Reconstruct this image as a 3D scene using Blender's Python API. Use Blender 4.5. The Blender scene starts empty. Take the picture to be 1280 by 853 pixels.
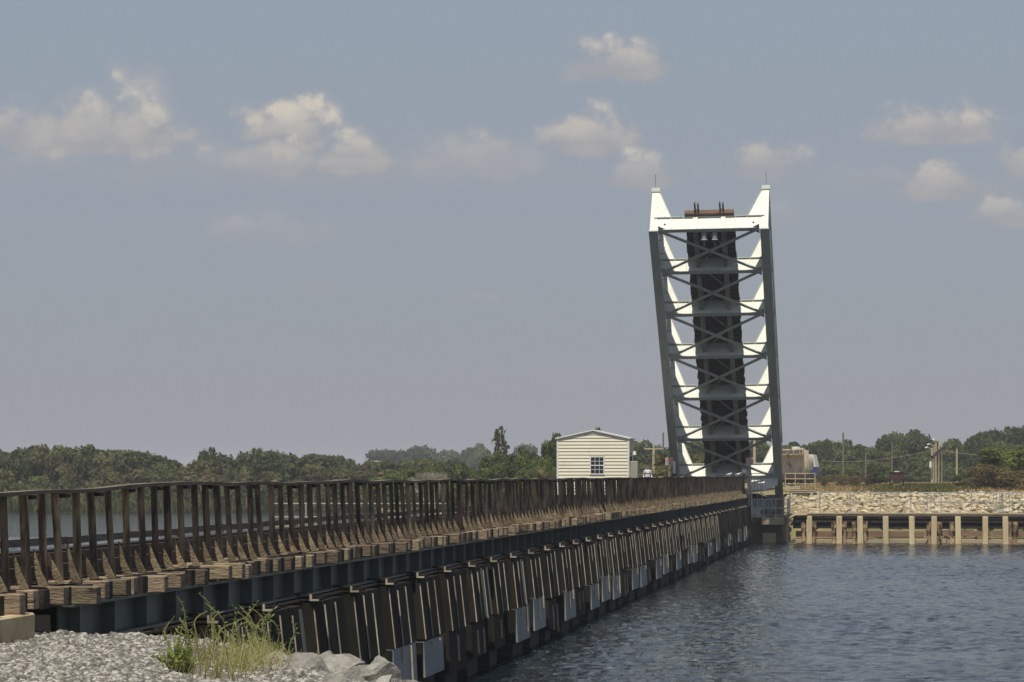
import bpy, bmesh, math, random
import numpy as np
from mathutils import Vector, Matrix
R = math.radians
random.seed(7)
scene = bpy.context.scene
COL = scene.collection

# ------------------------------------------------------------------ camera
F = 3600.0; ZC = 4.2; HY = 593.0; VX = 1118.0
PHI = math.atan((VX-640)/F)
CF = Vector((-math.sin(PHI), math.cos(PHI), 0)); CR = Vector((math.cos(PHI), math.sin(PHI), 0))
cam_d = bpy.data.cameras.new('camera'); cam = bpy.data.objects.new('camera', cam_d); COL.objects.link(cam)
cam.location = (0, 0, ZC); cam.rotation_euler = (R(90), 0, PHI)
cam_d.sensor_width = 36; cam_d.lens = 36*F/1280; cam_d.shift_y = (HY-426.5)/1280
cam_d.clip_start = 0.5; cam_d.clip_end = 20000
scene.camera = cam

def P(px, py, D):
    v = CF*D + CR*((px-640)*D/F)
    return Vector((v.x, v.y, ZC+(HY-py)*D/F))
def YX(px, d):            # along-track distance of the point of the line x=-d seen at column px
    s = (VX-px)/(d/math.cos(PHI)); D = F/s
    return (D-d*math.sin(PHI))/math.cos(PHI)
def DEP(x, y): return CF.x*x+CF.y*y

# ------------------------------------------------------------------ sun and sky
SUN_EL = 66.0; SUN_AZ = 186.5      # compass-like: measured clockwise from +Y
sd = bpy.data.lights.new('sun', 'SUN'); sun = bpy.data.objects.new('sun', sd); COL.objects.link(sun)
sd.energy = 4.4; sd.angle = R(0.53); sd.color = (1.0, 0.93, 0.80)
a = R(SUN_AZ); e = R(SUN_EL)
sdir = Vector((math.sin(a)*math.cos(e), math.cos(a)*math.cos(e), math.sin(e)))
sun.rotation_euler = sdir.to_track_quat('Z', 'Y').to_euler()
sun.location = (0, -20, 60)

world = bpy.data.worlds.new('World'); scene.world = world; world.use_nodes = True
wt = world.node_tree; wt.nodes.clear()
def wn(t, **k):
    n = wt.nodes.new(t)
    for a_, b_ in k.items(): setattr(n, a_, b_)
    return n
def wmath(op, a_, b_=None, c_=None, clamp=False):
    n = wn('ShaderNodeMath', operation=op, use_clamp=clamp)
    for i, v in enumerate((a_, b_, c_)):
        if v is None: continue
        if isinstance(v, (int, float)): n.inputs[i].default_value = v
        else: wt.links.new(v, n.inputs[i])
    return n.outputs[0]
sky = wn('ShaderNodeTexSky', sky_type='NISHITA', sun_disc=False)
sky.sun_elevation = R(SUN_EL); sky.sun_rotation = R(SUN_AZ); sky.altitude = 0
sky.air_density = 1.0; sky.dust_density = 1.0; sky.ozone_density = 2.0
tint = wn('ShaderNodeMix', data_type='RGBA', blend_type='MULTIPLY')
tint.inputs[0].default_value = 1.0
wt.links.new(sky.outputs[0], tint.inputs[6])
tint.inputs[7].default_value = (0.80, 0.78, 0.83, 1)
tc = wn('ShaderNodeTexCoord')
sep = wn('ShaderNodeSeparateXYZ'); wt.links.new(tc.outputs['Generated'], sep.inputs[0])
az = wmath('MULTIPLY', wmath('ARCTAN2', sep.outputs[0], sep.outputs[1]), 180/math.pi)
el = wmath('MULTIPLY', wmath('ARCSINE', sep.outputs[2]), 180/math.pi)
def cloud_noise(scale, detail, rough, stretch=1.0):
    cmb = wn('ShaderNodeCombineXYZ'); wt.links.new(az, cmb.inputs[0]); wt.links.new(wmath('MULTIPLY', el, stretch), cmb.inputs[1])
    n = wn('ShaderNodeTexNoise', noise_dimensions='2D'); n.inputs['Scale'].default_value = scale; n.inputs['Detail'].default_value = detail
    n.inputs['Roughness'].default_value = rough; wt.links.new(cmb.outputs[0], n.inputs['Vector'])
    return n
n1 = cloud_noise(1.1, 8, .62, 1.3); n2 = cloud_noise(3.0, 6, .6)
nA = wmath('SUBTRACT', n1.outputs[0], .5)
nB = wmath('SUBTRACT', n2.outputs[0], .5)
nsum = wmath('ADD', wmath('MULTIPLY', nA, 1.9), wmath('MULTIPLY', nB, .75))
# clouds: azimuth, elevation of the flat base, half width, height, thickness of the veil below, strength
def pxaz(px): return math.degrees(math.atan((px-640)/F)) - math.degrees(PHI)
def pxel(py): return math.degrees(math.atan((HY-py)/F))
clouds = [ (120,185,150,78,20,.85),(20,180,120,50,16,.7),(170,175,60,85,30,.55),(365,178,75,64,28,1.1),(440,205,70,52,22,.85),(335,210,90,44,16,.7),
 (590,210,110,44,18,.55),(735,180,72,48,26,.85),(770,88,82,40,18,.8),(800,225,62,36,18,.66),(950,215,95,34,16,.68),
 (1170,172,92,40,20,.85),(1185,240,72,40,20,.8),(1280,215,46,36,22,.75),(1260,278,60,26,14,.62),(340,295,80,30,16,.42),
 (400,362,50,14,10,.2),(600,372,36,14,9,.28),(960,275,60,22,14,.3),(340,440,70,18,14,.12),(120,425,50,14,10,.12),(720,470,120,18,14,.06),
 (330,215,420,26,24,.42),(1150,235,220,26,24,.3),(-250,150,150,70,30,.8),(1500,180,130,60,30,.8),(1750,260,120,40,30,.6),(-520,240,150,50,30,.6)]
SKY_STR = 0.075
CB = 1/SKY_STR
def billow(scale, stretch):
    cmb = wn('ShaderNodeCombineXYZ')
    wt.links.new(wmath('ADD', az, wmath('MULTIPLY', nB, .5)), cmb.inputs[0]); wt.links.new(wmath('MULTIPLY', wmath('ADD', el, wmath('MULTIPLY', nA, .4)), stretch), cmb.inputs[1])
    v_ = wn('ShaderNodeTexVoronoi', feature='F1', voronoi_dimensions='2D'); v_.inputs['Scale'].default_value = scale;
    wt.links.new(cmb.outputs[0], v_.inputs['Vector']); return wmath('SUBTRACT', .38, v_.outputs['Distance'])
b1 = wmath('ADD', wmath('MULTIPLY', billow(1.2, 1.4), .60), wmath('MULTIPLY', billow(3.8, 1.2), .16))
nsum = wmath('ADD', wmath('MULTIPLY', b1, .9), wmath('ADD', wmath('MULTIPLY', nA, .85), wmath('MULTIPLY', nB, .35)))
acc = None; bri = None
for (px, py, w, h, b, k) in clouds:
    a0 = pxaz(px); e0 = pxel(py)
    rw = w/F*57.3*1.05; rh = h/F*57.3*1.05; rb = b/F*57.3
    du = wmath('DIVIDE', wmath('SUBTRACT', az, a0), rw)
    dv = wmath('SUBTRACT', el, e0)
    up = wmath('DIVIDE', wmath('MAXIMUM', dv, 0.0), rh)
    dn = wmath('DIVIDE', wmath('MINIMUM', dv, 0.0), rb)
    d2 = wmath('ADD', wmath('ADD', wmath('MULTIPLY', du, du), wmath('MULTIPLY', up, up)), wmath('MULTIPLY', dn, dn))
    m = wmath('ADD', wmath('SUBTRACT', 1.02, wmath('SQRT', d2)), nsum)
    mr = wn('ShaderNodeMapRange', interpolation_type='SMOOTHSTEP'); wt.links.new(m, mr.inputs[0])
    mr.inputs[1].default_value = -.08 if k > .6 else -.3; mr.inputs[2].default_value = .55 if k > .6 else .62; mr.inputs[4].default_value = min(k, .97)
    acc = mr.outputs[0] if acc is None else wmath('MAXIMUM', acc, mr.outputs[0])
    bb = wmath('MULTIPLY', wmath('ADD', wmath('ADD', wmath('MULTIPLY', up, .8), .08), wmath('MULTIPLY', nsum, .5)), mr.outputs[0])
    bri = bb if bri is None else wmath('MAXIMUM', bri, bb)
mask = wmath('MULTIPLY', acc, .95)
# cream on the sunlit tops, lilac grey underneath
cr = wn('ShaderNodeMix', data_type='RGBA')
mr2 = wn('ShaderNodeMapRange'); wt.links.new(bri, mr2.inputs[0]); mr2.inputs[1].default_value = .03; mr2.inputs[2].default_value = .62
wt.links.new(mr2.outputs[0], cr.inputs[0])

cr.inputs[6].default_value = (.37*CB, .365*CB, .385*CB, 1); cr.inputs[7].default_value = (.64*CB, .58*CB, .50*CB, 1)
veil = wn('ShaderNodeMix', data_type='RGBA'); vf = wn('ShaderNodeMapRange', interpolation_type='SMOOTHSTEP')
wt.links.new(el, vf.inputs[0]); vf.inputs[1].default_value = 8.0; vf.inputs[2].default_value = 55.0; vf.inputs[3].default_value = .80; vf.inputs[4].default_value = .12
wt.links.new(vf.outputs[0], veil.inputs[0]); wt.links.new(tint.outputs[2], veil.inputs[6]); vc = wn('ShaderNodeMix', data_type='RGBA'); vg = wn('ShaderNodeMapRange'); wt.links.new(el, vg.inputs[0]); vg.inputs[1].default_value = 0.0; vg.inputs[2].default_value = 9.5
wt.links.new(vg.outputs[0], vc.inputs[0]); vc.inputs[6].default_value = (.325*CB, .335*CB, .375*CB, 1); vc.inputs[7].default_value = (.33*CB, .38*CB, .445*CB, 1)
wt.links.new(vc.outputs[2], veil.inputs[7])
mix = wn('ShaderNodeMix', data_type='RGBA')
wt.links.new(mask, mix.inputs[0]); wt.links.new(veil.outputs[2], mix.inputs[6]); wt.links.new(cr.outputs[2], mix.inputs[7])
bg = wn('ShaderNodeBackground'); bg.inputs[1].default_value = SKY_STR
wo = wn('ShaderNodeOutputWorld')
wt.links.new(mix.outputs[2], bg.inputs[0]); wt.links.new(bg.outputs[0], wo.inputs[0])

scene.view_settings.view_transform = 'Standard'; scene.view_settings.look = 'None'
scene.view_settings.exposure = 0.0; scene.view_settings.gamma = 1.0; scene.view_settings.use_curve_mapping = False
scene.cycles.max_bounces = 6; scene.cycles.diffuse_bounces = 2; scene.cycles.glossy_bounces = 3; scene.cycles.volume_bounces = 0
scene.cycles.transparent_max_bounces = 8
scene.cycles.use_denoising = True

# ------------------------------------------------------------------ materials
def mat(name, c1, c2=None, rough=.8, scale=3.0, lo=.35, hi=.65, detail=4, bump=0.0, bscale=None, metal=0.0, rnd=0.0,
        stretch=(1, 1, 1), c3=None, s3=1.0, lo3=.55, hi3=.7, spec=.5, coords='Object', stretch3=None):
    m = bpy.data.materials.new(name); m.use_nodes = True; t = m.node_tree; b = t.nodes['Principled BSDF']
    b.inputs['Roughness'].default_value = rough; b.inputs['Metallic'].default_value = metal
    b.inputs['Specular IOR Level'].default_value = spec
    if c2 is None: c2 = c1
    tcn = t.nodes.new('ShaderNodeTexCoord')
    def noise(sc, det, st):
        mp = t.nodes.new('ShaderNodeMapping'); mp.inputs['Scale'].default_value = st
        t.links.new(tcn.outputs[coords], mp.inputs[0])
        oi = t.nodes.new('ShaderNodeObjectInfo'); vm = t.nodes.new('ShaderNodeVectorMath'); vm.operation = 'ADD'
        mu = t.nodes.new('ShaderNodeMath'); mu.operation = 'MULTIPLY'; mu.inputs[1].default_value = 37.0
        t.links.new(oi.outputs['Random'], mu.inputs[0]); t.links.new(mp.outputs[0], vm.inputs[0]); t.links.new(mu.outputs[0], vm.inputs[1])
        n = t.nodes.new('ShaderNodeTexNoise'); n.inputs['Scale'].default_value = sc; n.inputs['Detail'].default_value = det
        n.inputs['Roughness'].default_value = .6
        t.links.new(vm.outputs[0], n.inputs['Vector']); return n
    n = noise(scale, detail, stretch)
    mr_ = t.nodes.new('ShaderNodeMapRange'); mr_.inputs[1].default_value = lo; mr_.inputs[2].default_value = hi
    t.links.new(n.outputs[0], mr_.inputs[0])
    mx = t.nodes.new('ShaderNodeMix'); mx.data_type = 'RGBA'
    mx.inputs[6].default_value = (*c1, 1); mx.inputs[7].default_value = (*c2, 1); t.links.new(mr_.outputs[0], mx.inputs[0])
    out = mx.outputs[2]
    if c3 is not None:
        n3 = noise(s3, 5, stretch3 or stretch); m3 = t.nodes.new('ShaderNodeMapRange'); m3.inputs[1].default_value = lo3; m3.inputs[2].default_value = hi3
        t.links.new(n3.outputs[0], m3.inputs[0])
        x3 = t.nodes.new('ShaderNodeMix'); x3.data_type = 'RGBA'; t.links.new(out, x3.inputs[6]); x3.inputs[7].default_value = (*c3, 1)
        t.links.new(m3.outputs[0], x3.inputs[0]); out = x3.outputs[2]
    if rnd > 0:
        oi = t.nodes.new('ShaderNodeObjectInfo'); m4 = t.nodes.new('ShaderNodeMapRange')
        m4.inputs[3].default_value = 1-rnd; m4.inputs[4].default_value = 1+rnd*.8; t.links.new(oi.outputs['Random'], m4.inputs[0])
        hs = t.nodes.new('ShaderNodeHueSaturation'); t.links.new(m4.outputs[0], hs.inputs['Value']); t.links.new(out, hs.inputs['Color'])
        m5 = t.nodes.new('ShaderNodeMath'); m5.operation = 'MULTIPLY'; m5.inputs[1].default_value = 7.13; t.links.new(oi.outputs['Random'], m5.inputs[0])
        m6 = t.nodes.new('ShaderNodeMath'); m6.operation = 'FRACT'; t.links.new(m5.outputs[0], m6.inputs[0])
        m7 = t.nodes.new('ShaderNodeMapRange'); m7.inputs[3].default_value = .5-rnd*.02; m7.inputs[4].default_value = .5+rnd*.025; t.links.new(m6.outputs[0], m7.inputs[0])
        t.links.new(m7.outputs[0], hs.inputs['Hue'])
        out = hs.outputs[0]
    t.links.new(out, b.inputs['Base Color'])
    if bump > 0:
        nb = noise(bscale or scale*3, 8, stretch)
        bp = t.nodes.new('ShaderNodeBump'); bp.inputs['Strength'].default_value = bump; bp.inputs['Distance'].default_value = .05
        t.links.new(nb.outputs[0], bp.inputs['Height']); t.links.new(bp.outputs[0], b.inputs['Normal'])
    return m
M = {}
M['post'] = mat('post_wood', (.06,.040,.022), (.36,.26,.155), .85, 2.5, .4, .66, bump=.5, bscale=14, rnd=.45, stretch=(4,4,.6), c3=(.03,.02,.014), s3=1.2)  # pale tone from post to post also stands in for sunlit edges
M['tie'] = mat('tie_wood', (.18,.13,.085), (.35,.27,.18), .9, 3, .3, .7, bump=.9, bscale=10, rnd=.5, stretch=(1,2,6), c3=(.06,.04,.025), s3=2.2, lo3=.56, hi3=.66)
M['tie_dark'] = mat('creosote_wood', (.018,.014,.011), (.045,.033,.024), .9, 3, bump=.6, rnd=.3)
M['brace'] = mat('brace_wood', (.14,.10,.058), (.31,.24,.145), .9, 3, .3, .7, bump=.7, bscale=14, rnd=.45, stretch=(2,2,2), c3=(.10,.07,.045), s3=2)
M['rail_board'] = mat('rail_board_wood', (.13,.10,.07), (.26,.21,.155), .9, 1.2, bump=.6, bscale=10, stretch=(5,.7,5), c3=(.06,.045,.03), s3=.8)
M['girder'] = mat('girder_paint', (.065,.083,.075), (.105,.125,.112), .5, 1.0, .3, .7, bump=.15, c3=(.045,.04,.033), s3=.7, lo3=.55, hi3=.75)
M['hpile'] = mat('pile_steel_shaded', (.012,.0125,.010), (.026,.026,.020), .95, 1.5, rnd=.2, spec=.15, stretch=(2,2,.5), c3=(.03,.02,.013), s3=1.1, lo3=.5, hi3=.7)  # near-black includes the shade under the deck
M['lit_edge'] = mat('lit_edge', (.50,.45,.35), (.28,.23,.16), .8, 3, rnd=.25)  # pale tone puts a sunlit line on the steel edges
M['jacket_grey'] = mat('jacket_grey', (.21,.24,.25), (.26,.285,.29), .7, 1.2, rnd=.12, c3=(.12,.12,.09), s3=1.4, lo3=.6, hi3=.8)
M['jacket_brown'] = mat('jacket_brown', (.018,.015,.011), (.04,.03,.02), .95, 2, spec=.2, rnd=.3, c3=(.09,.05,.022), s3=2, lo3=.58, hi3=.75)
M['dark'] = mat('recess_shade', (.016,.015,.013), (.03,.028,.022), .9, 2)  # near-black stands in for shade behind and between parts
M['rust_steel'] = mat('rusty_steel', (.045,.026,.018), (.10,.055,.032), .6, 5, metal=.3)
M['conc'] = mat('concrete', (.42,.33,.19), (.54,.45,.29), .9, 1.5, bump=.4, bscale=8, c3=(.20,.13,.07), s3=1.2, lo3=.55, hi3=.75)
M['conc_shaded'] = mat('shaded_concrete', (.10,.072,.045), (.18,.13,.08), .9, .8, bump=.4, bscale=5, c3=(.05,.035,.024), s3=.7)  # concrete darkened for the shade of the raised leaf
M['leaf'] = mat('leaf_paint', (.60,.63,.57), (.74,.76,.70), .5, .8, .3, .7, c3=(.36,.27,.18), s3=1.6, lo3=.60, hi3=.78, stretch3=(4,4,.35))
M['leaf_shade'] = mat('leaf_paint_shaded', (.34,.38,.335), (.43,.46,.41), .6, .9, .3, .7, c3=(.13,.095,.06), s3=1.6, stretch3=(4,4,.35), lo3=.6, hi3=.75)  # greyer copy of the leaf paint, underside shade set into the colour
M['leaf_steel'] = mat('stringer_paint', (.22,.23,.19), (.30,.30,.25), .6, .7, .3, .7, c3=(.09,.07,.05), s3=1.0)
M['red_timber'] = mat('red_timber', (.17,.10,.065), (.10,.06,.04), .9, 3)
M['siding'] = mat('cream_siding', (.80,.74,.56), (.84,.79,.62), .6, .7, c3=(.62,.55,.38), s3=.8, lo3=.6, hi3=.8)
M['dull_white'] = mat('dull_white_paint', (.42,.42,.38), (.36,.35,.30), .6, 2)
M['white'] = mat('white_paint', (.74,.74,.70), (.80,.80,.77), .5, 2)
M['glass'] = mat('window_glass', (.012,.014,.016), None, .12)
M['galv'] = mat('galvanised_pipe', (.40,.43,.44), (.52,.54,.54), .45, 4, metal=.5)
M['pipe_beige'] = mat('beige_pipe', (.52,.44,.32), (.40,.32,.2), .6, 4)
M['pile_new'] = mat('pale_timber', (.58,.47,.27), (.68,.57,.36), .85, 1.2, rnd=.10, bump=.3, stretch=(4,4,.4), c3=(.36,.26,.13), s3=1.3, lo3=.58, hi3=.72)
M['pile_old'] = mat('eaten_timber', (.26,.15,.08), (.46,.33,.19), .9, 2.4, rnd=.2, bump=.9, bscale=5, stretch=(2,2,.8), c3=(.05,.03,.02), s3=2.5, lo3=.5, hi3=.6)
M['waler'] = mat('waler_timber', (.20,.145,.10), (.34,.26,.18), .9, 1.2, rnd=.3, bump=.5, stretch=(.5,3,3), c3=(.09,.05,.03), s3=1)
M['waler_red'] = mat('red_waler', (.20,.12,.075), (.30,.20,.13), .9, 1.2, stretch=(.5,3,3), bump=.5)
M['waler_pale'] = mat('pale_waler', (.46,.38,.24), (.36,.29,.18), .9, 1.2, stretch=(.5,3,3))
M['rock'] = mat('cream_rock', (.60,.51,.34), (.42,.355,.24), .9, 1.5, bump=.6, bscale=4, rnd=.16, c3=(.33,.27,.18), s3=1.8, lo3=.6, hi3=.7)
M['rock_grey'] = mat('grey_rock', (.20,.19,.165), (.36,.345,.305), .9, 2.5, bump=.7, bscale=9, rnd=.18, c3=(.22,.20,.17), s3=3, lo3=.6, hi3=.7)
M['gravel'] = mat('gravel_stone', (.12,.115,.10), (.42,.405,.36), .9, 13, .42, .60, detail=2, c3=(.09,.085,.075), s3=17, lo3=.52, hi3=.58)
M['gravel_bed'] = mat('gravel_bed', (.13,.12,.10), (.30,.28,.24), .95, 14, bump=1, bscale=22)
M['bank'] = mat('bank_soil', (.26,.19,.10), (.36,.27,.15), .95, .35, bump=.5, bscale=3, c3=(.10,.115,.03), s3=.10, lo3=.45, hi3=.6)
M['car_beige'] = mat('weathered_car', (.64,.58,.46), (.52,.45,.34), .8, .9, stretch=(2,2,.6), c3=(.20,.10,.06), s3=1.6, lo3=.57, hi3=.62)
M['car_white'] = mat('tank_white', (.80,.77,.70), (.70,.65,.56), .5, 1.2, c3=(.34,.27,.18), s3=1.0)
M['blue'] = mat('blue_paint', (.02,.045,.26), (.015,.03,.16), .5, 2)
M['brown_red'] = mat('dark_red_box', (.07,.025,.022), (.045,.02,.018), .8, 2)
M['pole'] = mat('pole_wood', (.50,.43,.29), (.40,.34,.22), .9, 1, rnd=.15, stretch=(4,4,.5))
M['pole_dim'] = mat('old_pole', (.17,.15,.11), (.13,.12,.09), .9, 1)
M['cab'] = mat('cabinet_grey', (.34,.32,.26), (.38,.36,.30), .6, 1)
M['black'] = mat('black_paint', (.012,.012,.012), None, .6)
M['sign_w'] = mat('sign_white', (.66,.58,.52), (.58,.50,.44), .6, 4)
M['sign_r'] = mat('sign_red', (.62,.26,.18), None, .6)
M['lamp'] = mat('lamp_white', (.82,.80,.72), None, .3)
M['trunk'] = mat('trunk_bark', (.10,.08,.055), (.17,.14,.10), .95, 3)
M['dead'] = mat('dead_wood', (.40,.35,.27), (.30,.26,.2), .9, 3)
M['skin'] = mat('skin', (.42,.24,.16), None, .6)
M['cloth_w'] = mat('shirt_white', (.75,.74,.76), None, .8)
M['trouser'] = mat('trouser_dark', (.03,.032,.04), None, .8)
M['hair'] = mat('hair', (.05,.03,.02), None, .8)
M['gull'] = mat('gull_white', (.78,.78,.76), None, .7)
M['gull_grey'] = mat('gull_grey', (.42,.43,.45), None, .7)
def foliage(name, c1, c2, c3, rnd=.35, scale=.55, trans=.40):
    m = mat(name, c1, c2, .75, scale, .35, .65, detail=4, rnd=rnd, c3=c3, s3=scale*2.2, lo3=.52, hi3=.68, spec=.25)
    t = m.node_tree; b = t.nodes['Principled BSDF']; out = [n for n in t.nodes if n.type == 'OUTPUT_MATERIAL'][0]
    tr = t.nodes.new('ShaderNodeBsdfTranslucent'); ms = t.nodes.new('ShaderNodeMixShader'); ms.inputs[0].default_value = trans
    src = b.inputs['Base Color'].links[0].from_socket
    t.links.new(src, tr.inputs[0]); t.links.new(b.outputs[0], ms.inputs[1]); t.links.new(tr.outputs[0], ms.inputs[2]); t.links.new(ms.outputs[0], out.inputs[0])
    return m
M['fol_shore'] = foliage('shore_foliage', (.095,.112,.034), (.13,.14,.048), (.15,.145,.06))
M['fol_olive'] = foliage('olive_foliage', (.11,.11,.038), (.145,.135,.052), (.17,.15,.07))
M['fol_green'] = foliage('green_foliage', (.075,.105,.020), (.115,.145,.030), (.14,.15,.04))
M['fol_dark'] = foliage('dark_foliage', (.075,.10,.034), (.105,.13,.042), (.12,.135,.048))
M['fol_brown'] = foliage('brown_foliage', (.15,.115,.05), (.19,.15,.07), (.11,.10,.03))
M['fol_yellow'] = foliage('yellow_foliage', (.115,.14,.022), (.15,.165,.03), (.09,.11,.02))
M['palm'] = foliage('palm_frond', (.12,.13,.035), (.20,.19,.07), (.26,.20,.10))
M['dead_frond'] = foliage('dead_frond', (.22,.17,.10), (.28,.22,.13), (.2,.14,.08))
M['marsh'] = foliage('marsh_grass', (.10,.12,.028), (.15,.16,.045), (.16,.13,.05), scale=.1)
M['drygrass'] = foliage('dry_grass', (.34,.32,.12), (.46,.41,.19), (.24,.28,.08), scale=3)
M['straw'] = foliage('straw_grass', (.34,.23,.11), (.42,.30,.16), (.20,.20,.07), scale=.3)
M['weed'] = foliage('weed_green', (.27,.31,.10), (.36,.39,.16), (.36,.34,.15), scale=3)
M['leafy'] = foliage('leafy_green', (.15,.19,.04), (.20,.24,.06), (.28,.26,.08), scale=4)

# water
wm = bpy.data.materials.new('water'); wm.use_nodes = True; t = wm.node_tree; b = t.nodes['Principled BSDF']
b.inputs['Base Color'].default_value = (.006,.013,.018,1); b.inputs['Roughness'].default_value = .06; b.inputs['IOR'].default_value = 1.333; b.inputs['Specular IOR Level'].default_value = .35
tcn = t.nodes.new('ShaderNodeTexCoord')
def wnoise(sc, det, st, rough=.6):
    mp = t.nodes.new('ShaderNodeMapping'); mp.inputs['Scale'].default_value = st; mp.inputs['Rotation'].default_value = (0,0,R(12))
    t.links.new(tcn.outputs['Object'], mp.inputs[0]); n = t.nodes.new('ShaderNodeTexNoise')
    n.inputs['Scale'].default_value = sc; n.inputs['Detail'].default_value = det; n.inputs['Roughness'].default_value = rough
    n.inputs['Distortion'].default_value = .3
    t.links.new(mp.outputs[0], n.inputs['Vector']); return n.outputs[0]
a1 = wnoise(1.7, 4, (1, .8, 1)); a2 = wnoise(.35, 3, (1, .6, 1)); a3 = wnoise(.03, 3, (1, 2.2, 1))
def tm(op, x, y):
    n = t.nodes.new('ShaderNodeMath'); n.operation = op
    for i, v in enumerate((x, y)):
        if isinstance(v, (int, float)): n.inputs[i].default_value = v
        else: t.links.new(v, n.inputs[i])
    return n.outputs[0]
hgt = tm('ADD', a1, tm('MULTIPLY', a2, 1.2))
gust = t.nodes.new('ShaderNodeMapRange'); gust.inputs[1].default_value = .35; gust.inputs[2].default_value = .65; gust.inputs[3].default_value = .65; gust.inputs[4].default_value = 1.1
t.links.new(a3, gust.inputs[0])
bp = t.nodes.new('ShaderNodeBump'); bp.inputs['Distance'].default_value = .10
t.links.new(gust.outputs[0], bp.inputs['Strength']); t.links.new(hgt, bp.inputs['Height']); t.links.new(bp.outputs[0], b.inputs['Normal'])
M['water'] = wm

# ------------------------------------------------------------------ mesh helpers
class MB:
    def __init__(s): s.v = []; s.f = []; s.mi = []; s.ms = []
    def _m(s, m):
        if m is None: return 0
        if m not in s.ms: s.ms.append(m)
        return s.ms.index(m)
    def poly(s, vs, fs, m=None):
        n = len(s.v); k = s._m(m)
        s.v += [tuple(v) for v in vs]
        for f in fs: s.f.append([i+n for i in f]); s.mi.append(k)
        return s
    def box(s, x0, x1, y0, y1, z0, z1, m=None):
        return s.poly([(x0,y0,z0),(x1,y0,z0),(x1,y1,z0),(x0,y1,z0),(x0,y0,z1),(x1,y0,z1),(x1,y1,z1),(x0,y1,z1)],
                      [(0,3,2,1),(4,5,6,7),(0,1,5,4),(1,2,6,5),(2,3,7,6),(3,0,4,7)], m)
    def bar(s, a, b, w, h=None, m=None, up=(0,0,1)):
        a = Vector(a); b = Vector(b); h = h or w; d = (b-a).normalized(); up = Vector(up)
        if abs(d.dot(up)) > .98: up = Vector((1,0,0))
        x = d.cross(up).normalized(); y = x.cross(d).normalized()
        vs = []
        for p in (a, b):
            for (i, j) in ((-1,-1),(1,-1),(1,1),(-1,1)): vs.append(p+x*(i*w/2)+y*(j*h/2))
        return s.poly(vs, [(0,1,2,3),(7,6,5,4),(0,4,5,1),(1,5,6,2),(2,6,7,3),(3,7,4,0)], m)
    def tube(s, pts, r, n=8, m=None, caps=True):
        pts = [Vector(p) for p in pts]; rs = r if isinstance(r, (list, tuple)) else [r]*len(pts)
        vs = []; ref = None
        for i, p in enumerate(pts):
            d = (pts[min(i+1, len(pts)-1)]-pts[max(i-1, 0)]).normalized()
            if ref is None: ref = Vector((1,0,0)) if abs(d.x) < .9 else Vector((0,1,0))
            x = d.cross(ref).normalized(); y = d.cross(x).normalized(); ref = -y if False else ref
            for k in range(n):
                a_ = 2*math.pi*k/n; vs.append(p+(x*math.cos(a_)+y*math.sin(a_))*rs[i])
        fs = []
        for i in range(len(pts)-1):
            for k in range(n): fs.append((i*n+k, i*n+(k+1) % n, (i+1)*n+(k+1) % n, (i+1)*n+k))
        if caps: fs.append(tuple(range(n-1,-1,-1))); fs.append(tuple((len(pts)-1)*n+k for k in range(n)))
        return s.poly(vs, fs, m)
    def prism(s, pts, d, m=None):      # pts: planar loop of 3D points, d: extrusion vector
        n = len(pts); d = Vector(d); vs = [Vector(p) for p in pts]+[Vector(p)+d for p in pts]
        fs = [tuple(range(n-1,-1,-1)), tuple(range(n,2*n))]+[(i,(i+1)%n,n+(i+1)%n,n+i) for i in range(n)]
        return s.poly(vs, fs, m)
    def mesh(s, name, m=None, smooth=False, fix=True):
        me = bpy.data.meshes.new(name); me.from_pydata([tuple(v) for v in s.v], [], s.f)
        if fix:
            bm = bmesh.new(); bm.from_mesh(me); bmesh.ops.recalc_face_normals(bm, faces=bm.faces); bm.to_mesh(me); bm.free()
        mats = s.ms if s.ms else [m]
        for k in mats: me.materials.append(M[k] if isinstance(k, str) else k)
        if len(mats) > 1: me.polygons.foreach_set('material_index', s.mi)
        if smooth: me.polygons.foreach_set('use_smooth', [True]*len(me.polygons))
        me.update(); return me
    def build(s, name, m=None, parent=None, loc=(0,0,0), smooth=False, bevel=0, fix=True):
        return link(name, s.mesh(name, m, smooth, fix), parent, loc, bevel)
def link(name, me, parent=None, loc=(0,0,0), bevel=0, rot=(0,0,0), scale=(1,1,1)):
    o = bpy.data.objects.new(name, me); COL.objects.link(o); o.parent = parent; o.location = loc; o.rotation_euler = rot; o.scale = scale
    if bevel:
        b_ = o.modifiers.new('bevel', 'BEVEL'); b_.width = bevel; b_.segments = 1; b_.limit_method = 'ANGLE'
    return o
def tag(o, label=None, cat=None, group=None, kind=None):
    for k, v in (('label', label), ('category', cat), ('group', group), ('kind', kind)):
        if v: o[k] = v
    return o
def empty(name, loc=(0,0,0), label=None, cat=None, group=None, rot=(0,0,0)):
    o = bpy.data.objects.new(name, None); COL.objects.link(o); o.location = loc; o.rotation_euler = rot; o.empty_display_size = .3
    return tag(o, label, cat, group)
def part(name, me, root, loc=(0,0,0), **k): return link(name, me, root, loc, **k)
def rr(a_, b_): return random.uniform(a_, b_)
def npmesh(name, V, Fq, m):
    me = bpy.data.meshes.new(name); k = Fq.shape[1]
    me.vertices.add(len(V)); me.vertices.foreach_set('co', V.astype(np.float32).ravel())
    me.loops.add(Fq.size); me.loops.foreach_set('vertex_index', Fq.astype(np.int32).ravel())
    me.polygons.add(len(Fq)); me.polygons.foreach_set('loop_start', (np.arange(len(Fq))*k).astype(np.int32))
    me.update(calc_edges=True); me.materials.append(M[m]); me.validate(); return me

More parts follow.
